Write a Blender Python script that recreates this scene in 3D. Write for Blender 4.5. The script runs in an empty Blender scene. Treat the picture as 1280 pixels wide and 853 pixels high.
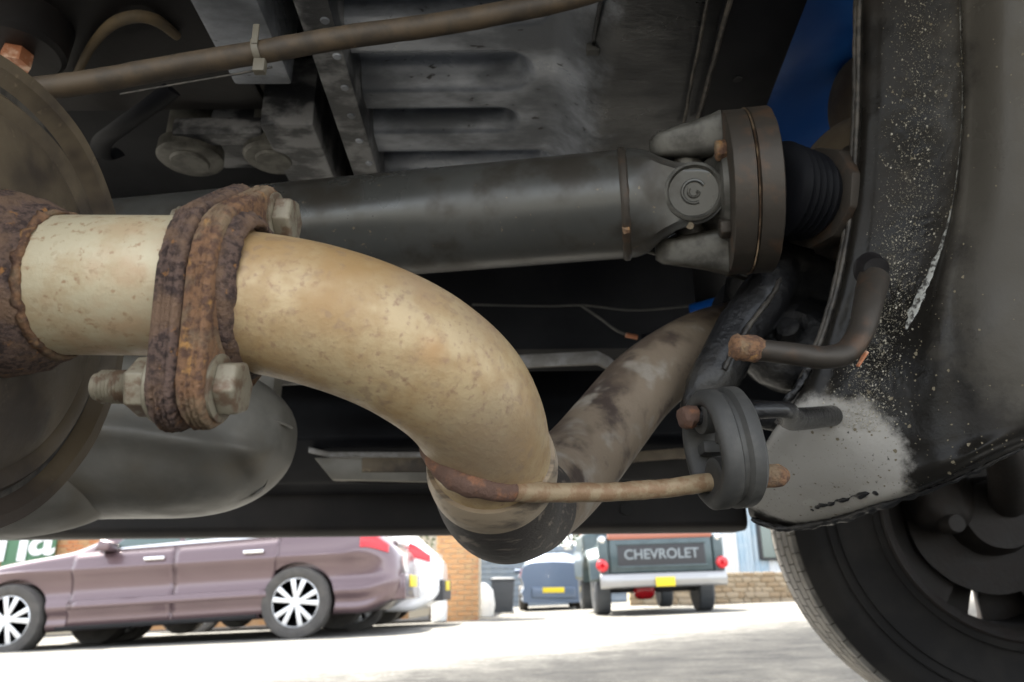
import bpy, bmesh, math, random
from mathutils import Vector, Matrix, noise

random.seed(4)
SC = bpy.context.scene
COL = SC.collection
PI = math.pi

# ------------------------------------------------------------------ camera
F_PX = 924.0
PITCH, ROLL = math.radians(18.5), math.radians(0.6)
CAM = Vector((0, 0, 0.24))
FW = Vector((0, math.cos(PITCH), math.sin(PITCH)))
U0 = Vector((0, -math.sin(PITCH), math.cos(PITCH)))
R0 = Vector((1, 0, 0))
RT = R0 * math.cos(ROLL) - U0 * math.sin(ROLL)
UP = U0 * math.cos(ROLL) + R0 * math.sin(ROLL)
cd = bpy.data.cameras.new('camera'); cam = bpy.data.objects.new('camera', cd); COL.objects.link(cam)
m3 = Matrix((RT, UP, -FW)).transposed()
cam.matrix_world = Matrix.Translation(CAM) @ m3.to_4x4()
cd.sensor_width = 36; cd.lens = F_PX / 1280 * 36
cd.clip_start = 0.01; cd.clip_end = 3000
cd.dof.use_dof = True; cd.dof.focus_distance = 0.42; cd.dof.aperture_fstop = 14
SC.camera = cam

def ray(x, y):  return FW + RT * ((x - 640) / F_PX) + UP * ((426.5 - y) / F_PX)
def P(x, y, d): return CAM + ray(x, y) * d
def W(x, y, Y): r = ray(x, y); return CAM + r * (Y / r.y)
def G(x, y, z): r = ray(x, y); return CAM + r * ((z - CAM.z) / r.z)
def gz(X, Y):   return -0.0087 + 0.0321 * X - 0.01554 * Y      # the yard slopes gently

# ------------------------------------------------------------------ light
SUN_EL, SUN_AZ = math.radians(58), math.radians(325)     # azimuth measured from +Y clockwise
w = bpy.data.worlds.new("World"); SC.world = w; w.use_nodes = True
nt = w.node_tree; nt.nodes.clear()
sky = nt.nodes.new('ShaderNodeTexSky'); sky.sky_type = 'NISHITA'; sky.sun_disc = False
sky.sun_elevation = SUN_EL; sky.sun_rotation = SUN_AZ; sky.dust_density = 2.0; sky.air_density = 1.0; sky.ozone_density = 0.6
bg = nt.nodes.new('ShaderNodeBackground'); bg.inputs[1].default_value = 0.15
wo = nt.nodes.new('ShaderNodeOutputWorld')
hs = nt.nodes.new('ShaderNodeHueSaturation'); hs.inputs['Saturation'].default_value = .3      # unseen sky desaturated to take the blue out of the fill light
nt.links.new(sky.outputs[0], hs.inputs['Color']); nt.links.new(hs.outputs[0], bg.inputs[0]); nt.links.new(bg.outputs[0], wo.inputs[0])
sl = bpy.data.lights.new('sun', 'SUN'); sl.energy = 5.0; sl.angle = math.radians(0.5); sl.color = (1, .94, .84)
so = bpy.data.objects.new('sun', sl); COL.objects.link(so)
sd = Vector((math.sin(SUN_AZ) * math.cos(SUN_EL), math.cos(SUN_AZ) * math.cos(SUN_EL), math.sin(SUN_EL)))
so.rotation_euler = sd.to_track_quat('Z', 'Y').to_euler()
SC.view_settings.view_transform = 'Standard'; SC.view_settings.look = 'None'
SC.view_settings.gamma = 1; SC.view_settings.exposure = 2.42
SC.cycles.max_bounces = 10; SC.cycles.diffuse_bounces = 6; SC.cycles.glossy_bounces = 5
SC.cycles.sample_clamp_indirect = 8

# ------------------------------------------------------------------ materials
def mat(name, c, rough=.5, metal=0., c2=None, sc=20., amt=(.4, .6), bump=0., bsc=None, coat=0., c3=None, sc3=60., amt3=(.6, .68),
        r2=None, spec=.5, stretch=(1, 1, 1), detail=6., emit=None, rot=(0, 0, 0), bdist=.003, vor=None, c4=None, sc4=6., amt4=(.45, .65)):
    m = bpy.data.materials.new(name); m.use_nodes = True
    n = m.node_tree.nodes; l = m.node_tree.links
    b = n['Principled BSDF']
    b.inputs['Base Color'].default_value = (*c, 1); b.inputs['Roughness'].default_value = rough
    b.inputs['Metallic'].default_value = metal; b.inputs['Specular IOR Level'].default_value = spec
    b.inputs['Coat Weight'].default_value = coat; b.inputs['Coat Roughness'].default_value = .12
    if emit: b.inputs['Emission Color'].default_value = (*emit, 1); b.inputs['Emission Strength'].default_value = 1
    if not (c2 or bump or c3): return m
    tc = n.new('ShaderNodeTexCoord'); mp = n.new('ShaderNodeMapping'); mp.inputs['Scale'].default_value = stretch
    mp.inputs['Rotation'].default_value = rot
    l.new(tc.outputs['Object'], mp.inputs[0])
    def nz(s, d=detail, r=.6):
        x = n.new('ShaderNodeTexNoise'); x.inputs['Scale'].default_value = s; x.inputs['Detail'].default_value = d
        x.inputs['Roughness'].default_value = r; l.new(mp.outputs[0], x.inputs['Vector']); return x
    def rng(src, a):
        x = n.new('ShaderNodeMapRange'); x.inputs[1].default_value = a[0]; x.inputs[2].default_value = a[1]
        x.interpolation_type = 'SMOOTHSTEP'; l.new(src, x.inputs[0]); return x.outputs[0]
    def mix(f, a, bb):
        x = n.new('ShaderNodeMix'); x.data_type = 'RGBA'; l.new(f, x.inputs[0])
        if isinstance(a, tuple): x.inputs[6].default_value = (*a, 1)
        else: l.new(a, x.inputs[6])
        x.inputs[7].default_value = (*bb, 1); return x.outputs[2]
    cur = c
    if c2:
        f2 = rng(nz(sc).outputs[0], amt); cur = mix(f2, cur, c2)
        if r2 is not None:
            x = n.new('ShaderNodeMapRange'); l.new(f2, x.inputs[0]); x.inputs[3].default_value = rough; x.inputs[4].default_value = r2
            l.new(x.outputs[0], b.inputs['Roughness'])
    if c3:
        f3 = rng(nz(sc3, 3).outputs[0], amt3); cur = mix(f3, cur, c3)
    if c4: cur = mix(rng(nz(sc4, 4).outputs[0], amt4), cur, c4)
    if vor:                         # ring-like spots: (scale, r0, r1, colour)
        v = n.new('ShaderNodeTexVoronoi'); v.inputs['Scale'].default_value = vor[0]
        dn = n.new('ShaderNodeTexNoise'); dn.inputs['Scale'].default_value = vor[0] * 1.6; l.new(mp.outputs[0], dn.inputs['Vector'])
        dm = n.new('ShaderNodeMix'); dm.data_type = 'VECTOR'; dm.inputs[0].default_value = .009; l.new(mp.outputs[0], dm.inputs[4]); l.new(dn.outputs['Color'], dm.inputs[5])
        l.new(dm.outputs[1], v.inputs['Vector'])
        cr = n.new('ShaderNodeValToRGB'); e = cr.color_ramp.elements
        e[0].position = 0; e[0].color = (.15,) * 3 + (1,)
        e[1].position = vor[2]; e[1].color = (0, 0, 0, 1)
        k = e.new(vor[1]); k.color = (.6,) * 3 + (1,)
        l.new(v.outputs['Distance'], cr.inputs[0])
        g = n.new('ShaderNodeMath'); g.operation = 'MULTIPLY'; l.new(cr.outputs[0], g.inputs[0])
        l.new(rng(nz(sc * .7).outputs[0], (.42, .6)), g.inputs[1])
        cur = mix(g.outputs[0], cur, vor[3])
    if not isinstance(cur, tuple): l.new(cur, b.inputs['Base Color'])
    if bump:
        bp = n.new('ShaderNodeBump'); bp.inputs['Strength'].default_value = bump; bp.inputs['Distance'].default_value = bdist
        l.new(nz(bsc or sc * 2, 8, .65).outputs[0], bp.inputs['Height']); l.new(bp.outputs[0], b.inputs['Normal'])
    return m

M = {}
M['pipe_cream'] = mat('cream dusty steel', (.53, .46, .31), .40, .15, (.46, .36, .22), 60, (.42, .66), .45, 420, c3=(.36, .24, .14), sc3=230, amt3=(.58, .70), bdist=.0007,
                      vor=(170, .20, .34, (.34, .24, .14)), r2=.55, c4=(.48, .34, .21), sc4=22)
M['pipe_gold'] = mat('heat tinted tan steel', (.47, .355, .20), .42, .15, (.40, .28, .145), 60, (.42, .62), .5, 380, c3=(.32, .21, .125), sc3=300, amt3=(.52, .72), bdist=.0008,
                     vor=(130, .22, .40, (.27, .18, .115)), r2=.56, c4=(.37, .235, .105), sc4=19, amt4=(.44, .68))
M['pipe_grey'] = mat('scuffed grey steel pipe', (.36, .285, .20), .45, .2, (.15, .12, .09), 50, (.48, .66), .5, 220, stretch=(.35, 1, 2.4), bdist=.0008)
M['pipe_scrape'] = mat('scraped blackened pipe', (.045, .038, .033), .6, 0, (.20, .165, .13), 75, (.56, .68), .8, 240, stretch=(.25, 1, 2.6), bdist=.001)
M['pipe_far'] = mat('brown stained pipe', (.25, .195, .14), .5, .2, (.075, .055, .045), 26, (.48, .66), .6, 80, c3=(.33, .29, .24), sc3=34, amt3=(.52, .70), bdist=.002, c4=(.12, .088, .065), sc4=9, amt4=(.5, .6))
M['rust_purple'] = mat('brown crusted rust', (.155, .10, .078), .85, .1, (.06, .038, .032), 320, (.44, .58), 1., 620, c3=(.38, .18, .06), sc3=170, amt3=(.62, .72), bdist=.0026, c4=(.22, .135, .085), sc4=60)
M['rust_orange'] = mat('orange brown rust', (.27, .145, .075), .82, .12, (.13, .07, .045), 260, (.42, .60), 1., 560, c3=(.50, .27, .09), sc3=110, amt3=(.58, .72), bdist=.0024, c4=(.27, .19, .115), sc4=45, amt4=(.45, .6))
M['rust_dark'] = mat('dark rust', (.12, .068, .048), .8, .2, (.27, .12, .06), 110, (.5, .7), .9, 260, bdist=.0015)
M['rod'] = mat('rusty hanger rod steel', (.32, .24, .145), .55, .2, (.25, .155, .085), 130, (.42, .6), .7, 300, bdist=.0008)
M['zinc'] = mat('tarnished zinc bolt', (.25, .22, .16), .55, .3, (.15, .10, .065), 140, (.45, .62), .6, 300, bdist=.0006)
M['muffler'] = mat('dull brown silencer steel', (.155, .12, .078), .42, .2, (.10, .076, .05), 14, (.4, .65), .4, 160, c3=(.30, .23, .15), sc3=90, amt3=(.64, .74), bdist=.0008, r2=.6, c4=(.055, .042, .032), sc4=11, amt4=(.48, .62))
M['shaft'] = mat('grey black painted shaft', (.070, .071, .067), .27, .35, (.085, .084, .078), 9, (.4, .7), .12, 120, c3=(.2, .16, .11), sc3=140, amt3=(.68, .74), bdist=.0006, r2=.48, c4=(.045, .04, .033), sc4=18)
M['yoke'] = mat('cast grey yoke', (.10, .096, .084), .5, .35, (.045, .042, .036), 55, (.4, .65), .4, 180, bdist=.0008)
M['flange_disc'] = mat('dull brown flange disc', (.05, .042, .034), .55, .4, (.09, .055, .035), 40, (.5, .7), .4, 180, bdist=.0006)
M['black'] = mat('black underbody paint', (.005, .0055, .0075), .5, 0, (.014, .0145, .017), 6, (.4, .7), .2, 60, bdist=.001, spec=.12)
M['black_gloss'] = mat('glossy black waxed paint', (.011, .011, .012), .2, 0, (.03, .028, .025), 14, (.5, .7), .9, 75, coat=.22, bdist=.004, spec=.3)
M['dusty'] = mat('dusty floor pan with painted sheen', (.27, .29, .33), .27, .1, (.085, .093, .108), 11, (.38, .60), .55, 55, c3=(.008, .008, .009), sc3=90, amt3=(.66, .72), stretch=(.5, 1, 1), r2=.5, bdist=.002)  # pale cool tone also carries the sheen of reflected ground light
M['dusty_glare'] = mat('dusty beam with painted glare', (.17, .17, .175), .38, .1, (.02, .021, .024), 30, (.38, .56), .6, 90, stretch=(.6, 1, 1), bdist=.002)  # pale patches stand for glare on the beam undersides
M['tan'] = mat('tan dusty line', (.10, .07, .035), .8, 0, (.06, .045, .028), 20)
M['hose'] = mat('brown dusty hose', (.085, .06, .036), .6, 0, (.045, .034, .024), 45, (.4, .65), .3, 150, c3=(.25, .17, .09), sc3=60, amt3=(.72, .76), bdist=.0006)
M['tie'] = mat('grey nylon tie', (.14, .125, .095), .5)
M['blue'] = mat('deep blue body paint', (.003, .055, .24), .35, 0, (.01, .08, .30), 9, (.5, .7), .1, 30, coat=.4)
M['rail'] = mat('black chassis paint', (.014, .0128, .011), .22, .0, (.024, .021, .018), 9, (.4, .65), .30, 120, c3=(.045, .039, .03), sc3=35, amt3=(.58, .74), coat=0, c4=(.008, .0075, .007), sc4=16, r2=.45, bdist=.0014, spec=.14)
M['grit'] = mat('tan dried grit', (.16, .135, .09), .9)
M['chip'] = mat('pale paint chip', (.36, .33, .26), .25, .2)
M['ridge_glint'] = mat('painted ridge highlight', (.06, .056, .05), .4, .1, (.42, .42, .39), 240, (.44, .56), .6, 260, bdist=.001)
M['bead'] = mat('chipped seam edge and highlight', (.085, .075, .062), .5, .1, (.03, .027, .024), 80, (.4, .6), .6, 200, bdist=.001)  # lightened to stand for the highlights along the rail lips
M['tank'] = mat('grey scuffed tank plastic', (.24, .225, .195), .34, .1, (.15, .14, .12), 8, (.36, .66), .35, 60, c3=(.15, .125, .09), sc3=7, amt3=(.55, .75), r2=.55, bdist=.001)
M['rubber'] = mat('grey black rubber', (.038, .037, .034), .6, 0, (.065, .062, .055), 50, (.45, .7), .3, 220, c3=(.2, .18, .15), sc3=160, amt3=(.74, .78), bdist=.0006)
M['tyre'] = mat('tyre rubber', (.014, .013, .0125), .75, 0, (.022, .02, .018), 12, (.4, .65), .25, 120, bdist=.0008, spec=.15)
M['tread'] = mat('dusty tread rubber with painted daylight', (.15, .138, .12), .85, 0, (.09, .083, .072), 24, (.4, .62), .4, 120, bdist=.001)  # pale tone also stands for daylight falling on the tread
M['diff'] = mat('tan cast axle case', (.11, .085, .055), .6, .2, (.06, .045, .03), 20, (.4, .65), .5, 140, bdist=.001)
M['hub'] = mat('rusty hub casting', (.014, .0095, .007), .7, .1, (.015, .012, .01), 30, (.4, .6), .6, 120, bdist=.002)
M['lip'] = mat('pale lip with painted reflection', (.30, .29, .28), .45, .3, (.2, .185, .17), 30, (.4, .6), .2, 90)  # pale colour stands for ground light reflected off the lips
M['sill'] = mat('brown black sill', (.011, .010, .0105), .5, 0, (.022, .019, .018), 5, (.4, .7), .2, 40, spec=.2)
M['ground'] = None
M['mauve'] = mat('mauve metallic paint', (.135, .088, .095), .3, .45, coat=.8)
M['white_paint'] = mat('white car paint', (.78, .78, .78), .3, coat=.6)
M['silver'] = mat('silver paint', (.42, .44, .45), .3, .5, coat=.6)
M['navy'] = mat('slate blue paint', (.10, .14, .21), .3, .35, coat=.6)
M['dark_trim'] = mat('dark plastic trim', (.035, .035, .038), .6)
M['glass'] = mat('dark green car glass', (.03, .07, .06), .05, 0, spec=.9, coat=1)
M['alloy'] = mat('bright alloy', (.68, .69, .70), .3, .5)
M['chrome'] = mat('chrome', (.8, .8, .8), .12, 1)
M['car_tyre'] = mat('grey car tyre', (.065, .06, .055), .8, 0, (.085, .078, .07), 10)
M['dark'] = mat('unlit recess', (.012, .012, .013), .8)
M['red_lens'] = mat('red lamp lens', (.55, .012, .02), .2, coat=.6)
M['yellow'] = mat('yellow number plate', (.75, .58, .02), .4)
M['plate_ink'] = mat('plate lettering black', (.02, .02, .02), .5)
M['slate'] = mat('dark slate green paint', (.035, .06, .065), .35, .1, (.05, .08, .085), 4, coat=.5)
M['orange_paint'] = mat('faded orange red paint', (.36, .12, .07), .35, coat=.5)
M['cream_bumper'] = mat('silver bumper', (.36, .36, .36), .3, .5, coat=.4)
M['brick'] = mat('orange brick', (.46, .24, .10), .85, 0, (.46, .27, .13), 9, (.4, .6), .4, 60)
M['brick2'] = mat('pale buff brick', (.46, .31, .15), .85, 0, (.38, .2, .1), 9, (.4, .6), .4, 60)
M['brick_red'] = mat('red orange brick', (.45, .16, .06), .85, 0, (.5, .22, .09), 9, (.4, .6), .4, 60)
M['mortar'] = mat('pale mortar', (.45, .38, .27), .9)
M['sign_green'] = mat('green sign board', (.07, .17, .09), .5)
M['sign_white'] = mat('white sign lettering', (.85, .85, .85), .5)
M['letter_grey'] = mat('weathered grey white lettering', (.24, .27, .28), .5)
M['board_blue'] = mat('grey blue weatherboard', (.17, .21, .26), .7, 0, (.2, .24, .28), 5)
M['sheet_blue'] = mat('pale blue corrugated sheet', (.35, .47, .56), .5, .1, (.45, .54, .6), 3)
M['sheet_white'] = mat('white corrugated sheet', (.70, .72, .73), .5, .1)
M['stone'] = mat('buff rubble stone', (.34, .25, .15), .9, 0, (.22, .16, .10), 14, (.4, .6), .5, 40)
M['stone2'] = mat('grey rubble stone', (.26, .22, .17), .9, 0, (.4, .3, .18), 14, (.4, .6), .5, 40)
M['leaf'] = mat('bright spring leaf', (.055, .11, .008), .6, 0, (.03, .065, .006), 5)
M['bark'] = mat('bark', (.09, .06, .04), .9)
M['bin'] = mat('dark grey bin plastic', (.06, .065, .07), .6)
M['white_plastic'] = mat('white plastic sheet', (.8, .8, .78), .5)
M['copper'] = mat('bright copper rust', (.50, .20, .10), .5, .4, (.8, .55, .4), 70, (.5, .7), .6, 200, bdist=.001)
M['bright_edge'] = mat('worn bright edge', (.55, .42, .28), .35, .8, (.15, .1, .07), 60, (.4, .6))

def grime_and_light(m, spots, colour, ns=18., specks=False, alpha=1., soft=0.):
    """soft-edged patches of dust or painted light at fixed places of one object (object coordinates)"""
    n = m.node_tree.nodes; l = m.node_tree.links; b = n['Principled BSDF']
    tc = n.new('ShaderNodeTexCoord'); nz = n.new('ShaderNodeTexNoise'); nz.inputs['Scale'].default_value = ns; nz.inputs['Detail'].default_value = 8; nz.inputs['Roughness'].default_value = .7
    l.new(tc.outputs['Object'], nz.inputs['Vector'])
    mul = None
    if specks:
        s1_ = n.new('ShaderNodeTexNoise'); s1_.inputs['Scale'].default_value = 420; s1_.inputs['Detail'].default_value = 3; l.new(tc.outputs['Object'], s1_.inputs['Vector'])
        mul = n.new('ShaderNodeMapRange'); mul.interpolation_type = 'SMOOTHSTEP'; l.new(s1_.outputs[0], mul.inputs[0])
        for q_, v_ in ((1, .64), (2, .74), (3, 1), (4, .1)): mul.inputs[q_].default_value = v_
    for c, r in spots:
        d = n.new('ShaderNodeVectorMath'); d.operation = 'DISTANCE'; l.new(tc.outputs['Object'], d.inputs[0]); d.inputs[1].default_value = c
        a = n.new('ShaderNodeMath'); a.operation = 'MULTIPLY_ADD'; l.new(nz.outputs[0], a.inputs[0]); a.inputs[1].default_value = r * (.5 if specks else .9); l.new(d.outputs['Value'], a.inputs[2])
        k = n.new('ShaderNodeMapRange'); k.interpolation_type = 'SMOOTHSTEP'; k.inputs[1].default_value = r * (1.12 if specks else 1.15); k.inputs[2].default_value = r * (1.32 if specks else 1.7); k.inputs[3].default_value = alpha; k.inputs[4].default_value = 0;
        if soft: k.inputs[1].default_value = r * (1.25 - soft); k.inputs[2].default_value = r * (1.25 + soft)
        l.new(a.outputs[0], k.inputs[0])
        fac = k.outputs[0]
        if mul:
            g_ = n.new('ShaderNodeMath'); g_.operation = 'MULTIPLY'; l.new(fac, g_.inputs[0]); l.new(mul.outputs[0], g_.inputs[1]); fac = g_.outputs[0]
        x = n.new('ShaderNodeMix'); x.data_type = 'RGBA'; l.new(fac, x.inputs[0])
        src = b.inputs['Base Color'].links[0].from_socket
        l.new(src, x.inputs[6]); x.inputs[7].default_value = (*colour, 1); l.new(x.outputs[2], b.inputs['Base Color'])

# ------------------------------------------------------------------ mesh helpers
def orth(t):
    a = Vector((0, 0, 1)) if abs(t.z) < .9 else Vector((0, 1, 0))
    u = t.cross(a).normalized(); return u, t.cross(u).normalized()

class MB:
    def __init__(s): s.v = []; s.f = []
    def add(s, vs, fs):
        o = len(s.v); s.v += [Vector(v) for v in vs]; s.f += [tuple(i + o for i in f) for f in fs]; return s
    def rings(s, rs, caps=True, close=False):
        n = len(rs[0]); vs = [v for r in rs for v in r]; fs = []
        k = len(rs)
        for i in range(k if close else k - 1):
            j = (i + 1) % k
            for a in range(n): b = (a + 1) % n; fs.append((i * n + a, i * n + b, j * n + b, j * n + a))
        if caps and not close: fs += [tuple(range(n))[::-1], tuple(range((k - 1) * n, k * n))]
        return s.add(vs, fs)
    def tube(s, pts, r, seg=16, caps=True, sub=6, flat=None, spline=True, jag=0.):
        pts = [Vector(p) for p in pts]; rad = r if isinstance(r, (list, tuple)) else [r] * len(pts)
        if spline and len(pts) > 2: pts, rad = spl(pts, rad, sub)
        rs = []; u = None
        for i, p in enumerate(pts):
            t = (pts[min(i + 1, len(pts) - 1)] - pts[max(i - 1, 0)]).normalized()
            if u is None: u, v = orth(t)
            else: u = (u - t * u.dot(t)).normalized(); v = t.cross(u)
            ring = []
            for a in range(seg):
                an = 2 * PI * a / seg; rr = rad[i]
                q = p + (u * math.cos(an) + v * math.sin(an) * (flat or 1)) * rr
                if jag: q += (q - p).normalized() * jag * noise.noise(q * 160)
                ring.append(q)
            rs.append(ring)
        return s.rings(rs, caps)
    def lathe(s, prof, o, ax, seg=48, jag=0., close=False, jf=120):
        o = Vector(o); ax = Vector(ax).normalized(); u, v = orth(ax); rs = []
        for (h, r) in prof:
            ring = []
            for a in range(seg):
                an = 2 * PI * a / seg; q = o + ax * h + (u * math.cos(an) + v * math.sin(an)) * max(r, 1e-5)
                if jag: q += Vector(noise.noise_vector(q * jf)) * jag
                ring.append(q)
            rs.append(ring)
        return s.rings(rs, caps=not close, close=close)
    def box(s, a, b, rot=None, c=None):
        (x0, y0, z0), (x1, y1, z1) = a, b
        vs = [Vector(p) for p in ((x0, y0, z0), (x1, y0, z0), (x1, y1, z0), (x0, y1, z0), (x0, y0, z1), (x1, y0, z1), (x1, y1, z1), (x0, y1, z1))]
        if rot: vs = [rot @ (v - Vector(c)) + Vector(c) for v in vs]
        return s.add(vs, [(0, 3, 2, 1), (4, 5, 6, 7), (0, 1, 5, 4), (1, 2, 6, 5), (2, 3, 7, 6), (3, 0, 4, 7)])
    def prism(s, poly, d):
        d = Vector(d); n = len(poly); p = [Vector(q) for q in poly]
        return s.add(p + [q + d for q in p], [tuple(range(n))[::-1], tuple(range(n, 2 * n))] + [(i, (i + 1) % n, n + (i + 1) % n, n + i) for i in range(n)])
    def grid(s, rows):
        n = len(rows[0]); return s.add([p for r in rows for p in r], [(i * n + j, i * n + j + 1, (i + 1) * n + j + 1, (i + 1) * n + j) for i in range(len(rows) - 1) for j in range(n - 1)])
    def build(s, name, m, parent=None, smooth=40, bevel=0., solid=0., seg=2, base=None):
        me = bpy.data.meshes.new(name)
        if base is not None: base = Vector(base)
        elif parent is not None: base = wloc(parent)
        else:
            lo = Vector([min(v[i] for v in s.v) for i in range(3)]); hi = Vector([max(v[i] for v in s.v) for i in range(3)])
            base = Vector(((lo.x + hi.x) / 2, (lo.y + hi.y) / 2, lo.z))
        me.from_pydata([v - base for v in s.v], [], s.f)
        bm = bmesh.new(); bm.from_mesh(me)
        if len(s.f) > 1 and not solid: bmesh.ops.recalc_face_normals(bm, faces=bm.faces)
        if bevel:
            es = [e for e in bm.edges if len(e.link_faces) == 2 and e.calc_face_angle(0) > .5]
            bmesh.ops.bevel(bm, geom=es, offset=bevel, segments=seg, profile=.6, affect='EDGES', clamp_overlap=True)
        bm.to_mesh(me); bm.free()
        me.materials.append(M[m] if isinstance(m, str) else m)
        o = bpy.data.objects.new(name, me); COL.objects.link(o)
        if parent is not None: o.parent = parent
        else: o.location = base
        if solid:
            md = o.modifiers.new('s', 'SOLIDIFY'); md.thickness = solid; md.offset = 0
        if smooth:
            for p in me.polygons: p.use_smooth = True
            me.set_sharp_from_angle(angle=math.radians(smooth))
        return o
def spl(pts, rad, sub):
    P_, R_ = [], []
    n = len(pts)
    for i in range(n - 1):
        p0, p1, p2, p3 = pts[max(i - 1, 0)], pts[i], pts[i + 1], pts[min(i + 2, n - 1)]
        for k in range(sub):
            t = k / sub; P_.append(cr(p0, p1, p2, p3, t)); R_.append(rad[i] * (1 - t) + rad[i + 1] * t)
    P_.append(pts[-1]); R_.append(rad[-1]); return P_, R_
def cr(a, b, c, d, t): return .5 * ((2 * b) + (c - a) * t + (2 * a - 5 * b + 4 * c - d) * t * t + (3 * b - a - 3 * c + d) * t ** 3)
def wloc(o):
    v = Vector(o.location)
    while o.parent: o = o.parent; v += o.location
    return v
def tag(o, label, cat, group=None):
    o['label'] = label; o['category'] = cat
    if group: o['group'] = group
    return o
def thing(name, loc, label, cat, group=None):
    o = bpy.data.objects.new(name, None); COL.objects.link(o); o.location = loc; o.empty_display_size = .05
    return tag(o, label, cat, group)
def struct(o): o['kind'] = 'structure'; return o
def stuff(o): o['kind'] = 'stuff'; return o
def copy_tree(o, parent=None):
    c = o.copy(); COL.objects.link(c); c.parent = parent
    for ch in [x for x in KIDS.get(o.name, [])]: copy_tree(ch, c)
    return c
KIDS = {}
def index_kids():
    KIDS.clear()
    for o in COL.objects:
        if o.parent: KIDS.setdefault(o.parent.name, []).append(o)
def patch_grid(ctrl, nu, nv, disp=None):
    """Catmull-Rom surface through a grid of control points."""
    R_, C_ = len(ctrl), len(ctrl[0]); rows = []
    for a in range(nv + 1):
        s_ = a / nv * (R_ - 1); i = min(int(s_), R_ - 2); t = s_ - i
        line = [cr(ctrl[max(i - 1, 0)][j], ctrl[i][j], ctrl[i + 1][j], ctrl[min(i + 2, R_ - 1)][j], t) for j in range(C_)]
        row = []
        for b in range(nu + 1):
            s2 = b / nu * (C_ - 1); j = min(int(s2), C_ - 2); t2 = s2 - j
            q = cr(line[max(j - 1, 0)], line[j], line[j + 1], line[min(j + 2, C_ - 1)], t2)
            if disp: q = q + disp(q, b / nu, a / nv)
            row.append(q)
        rows.append(row)
    return rows
def hexagon(mb, c, ax, r, h, rot=0., dome=.15):
    ax = Vector(ax).normalized(); u, v = orth(ax); rs = []
    for (hh, k) in ((0, 1), (h * .86, 1), (h, 1 - dome)):
        rs.append([Vector(c) + ax * hh + (u * math.cos(rot + PI / 3 * a) + v * math.sin(rot + PI / 3 * a)) * r * k for a in range(6)])
    return mb.rings(rs)

# ================================================================== GROUND
def ground_mat():
    m = bpy.data.materials.new('yard concrete'); m.use_nodes = True; n = m.node_tree.nodes; l = m.node_tree.links; b = n['Principled BSDF']
    b.inputs['Roughness'].default_value = .95; b.inputs['Specular IOR Level'].default_value = .15
    tc = n.new('ShaderNodeTexCoord')
    def nz(s, d=5):
        x = n.new('ShaderNodeTexNoise'); x.inputs['Scale'].default_value = s; x.inputs['Detail'].default_value = d; x.inputs['Roughness'].default_value = .65
        l.new(tc.outputs['Object'], x.inputs['Vector']); return x.outputs[0]
    r1 = n.new('ShaderNodeValToRGB'); e = r1.color_ramp.elements
    e[0].position = .35; e[0].color = (.11, .108, .10, 1); e[1].position = .65; e[1].color = (.22, .212, .19, 1)
    l.new(nz(2.2), r1.inputs[0])
    # darker strip beside the car, pale concrete beyond
    sx = n.new('ShaderNodeSeparateXYZ'); l.new(tc.outputs['Object'], sx.inputs[0])
    def ma(op, a, b_, c_=None):
        x = n.new('ShaderNodeMath'); x.operation = op
        for k, q in enumerate((a, b_, c_)):
            if q is None: continue
            if isinstance(q, (int, float)): x.inputs[k].default_value = q
            else: l.new(q, x.inputs[k])
        return x.outputs[0]
    def mr(v, a, b_):
        x = n.new('ShaderNodeMapRange'); x.interpolation_type = 'SMOOTHSTEP'; x.inputs[1].default_value = a; x.inputs[2].default_value = b_; l.new(v, x.inputs[0]); return x.outputs[0]
    wob = nz(3.5); e1_ = ma('ADD', ma('MULTIPLY_ADD', sx.outputs[0], -1.1, sx.outputs[1]), ma('ADD', ma('MULTIPLY', wob, 1.6), ma('MULTIPLY', nz(14, 7), 1.5)))
    near_ = mr(ma('ADD', sx.outputs[1], ma('MULTIPLY', wob, .2)), 1.75, 1.95)  # strip starts past the car; ground beneath stays pale for bounce light
    far_ = ma('SUBTRACT', 1, mr(e1_, 4.2, 6.6))
    dark_zone = ma('MULTIPLY', near_, far_)
    m0 = n.new('ShaderNodeMix'); m0.data_type = 'RGBA'; l.new(dark_zone, m0.inputs[0]); l.new(r1.outputs[0], m0.inputs[6])
    tr = n.new('ShaderNodeValToRGB'); e = tr.color_ramp.elements; e[0].position = .35; e[0].color = (.016, .016, .0155, 1); e[1].position = .68; e[1].color = (.046, .045, .041, 1)
    l.new(nz(5.0, 7), tr.inputs[0]); l.new(tr.outputs[0], m0.inputs[7]); r1 = m0
    r2 = n.new('ShaderNodeValToRGB'); e = r2.color_ramp.elements
    e[0].position = .3; e[0].color = (.35, .35, .35, 1); e[1].position = .7; e[1].color = (1.4, 1.4, 1.4, 1)
    l.new(nz(60, 5), r2.inputs[0])
    mx = n.new('ShaderNodeMix'); mx.data_type = 'RGBA'; mx.blend_type = 'MULTIPLY'; mx.inputs[0].default_value = .8
    l.new(r1.outputs[2], mx.inputs[6]); l.new(r2.outputs[0], mx.inputs[7]); l.new(mx.outputs[2], b.inputs['Base Color'])
    bp = n.new('ShaderNodeBump'); bp.inputs['Strength'].default_value = .7; bp.inputs['Distance'].default_value = .006
    l.new(nz(120, 4), bp.inputs['Height']); l.new(bp.outputs[0], b.inputs['Normal'])
    return m
M['ground'] = ground_mat()
mb = MB(); xs = [-600, -60, -20, -10] + [-8 + i * .5 for i in range(33)] + [10, 20, 60, 600]
ys = [-600, -60, -10, -4] + [-2 + i * .5 for i in range(41)] + [20, 26, 60, 600]
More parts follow.
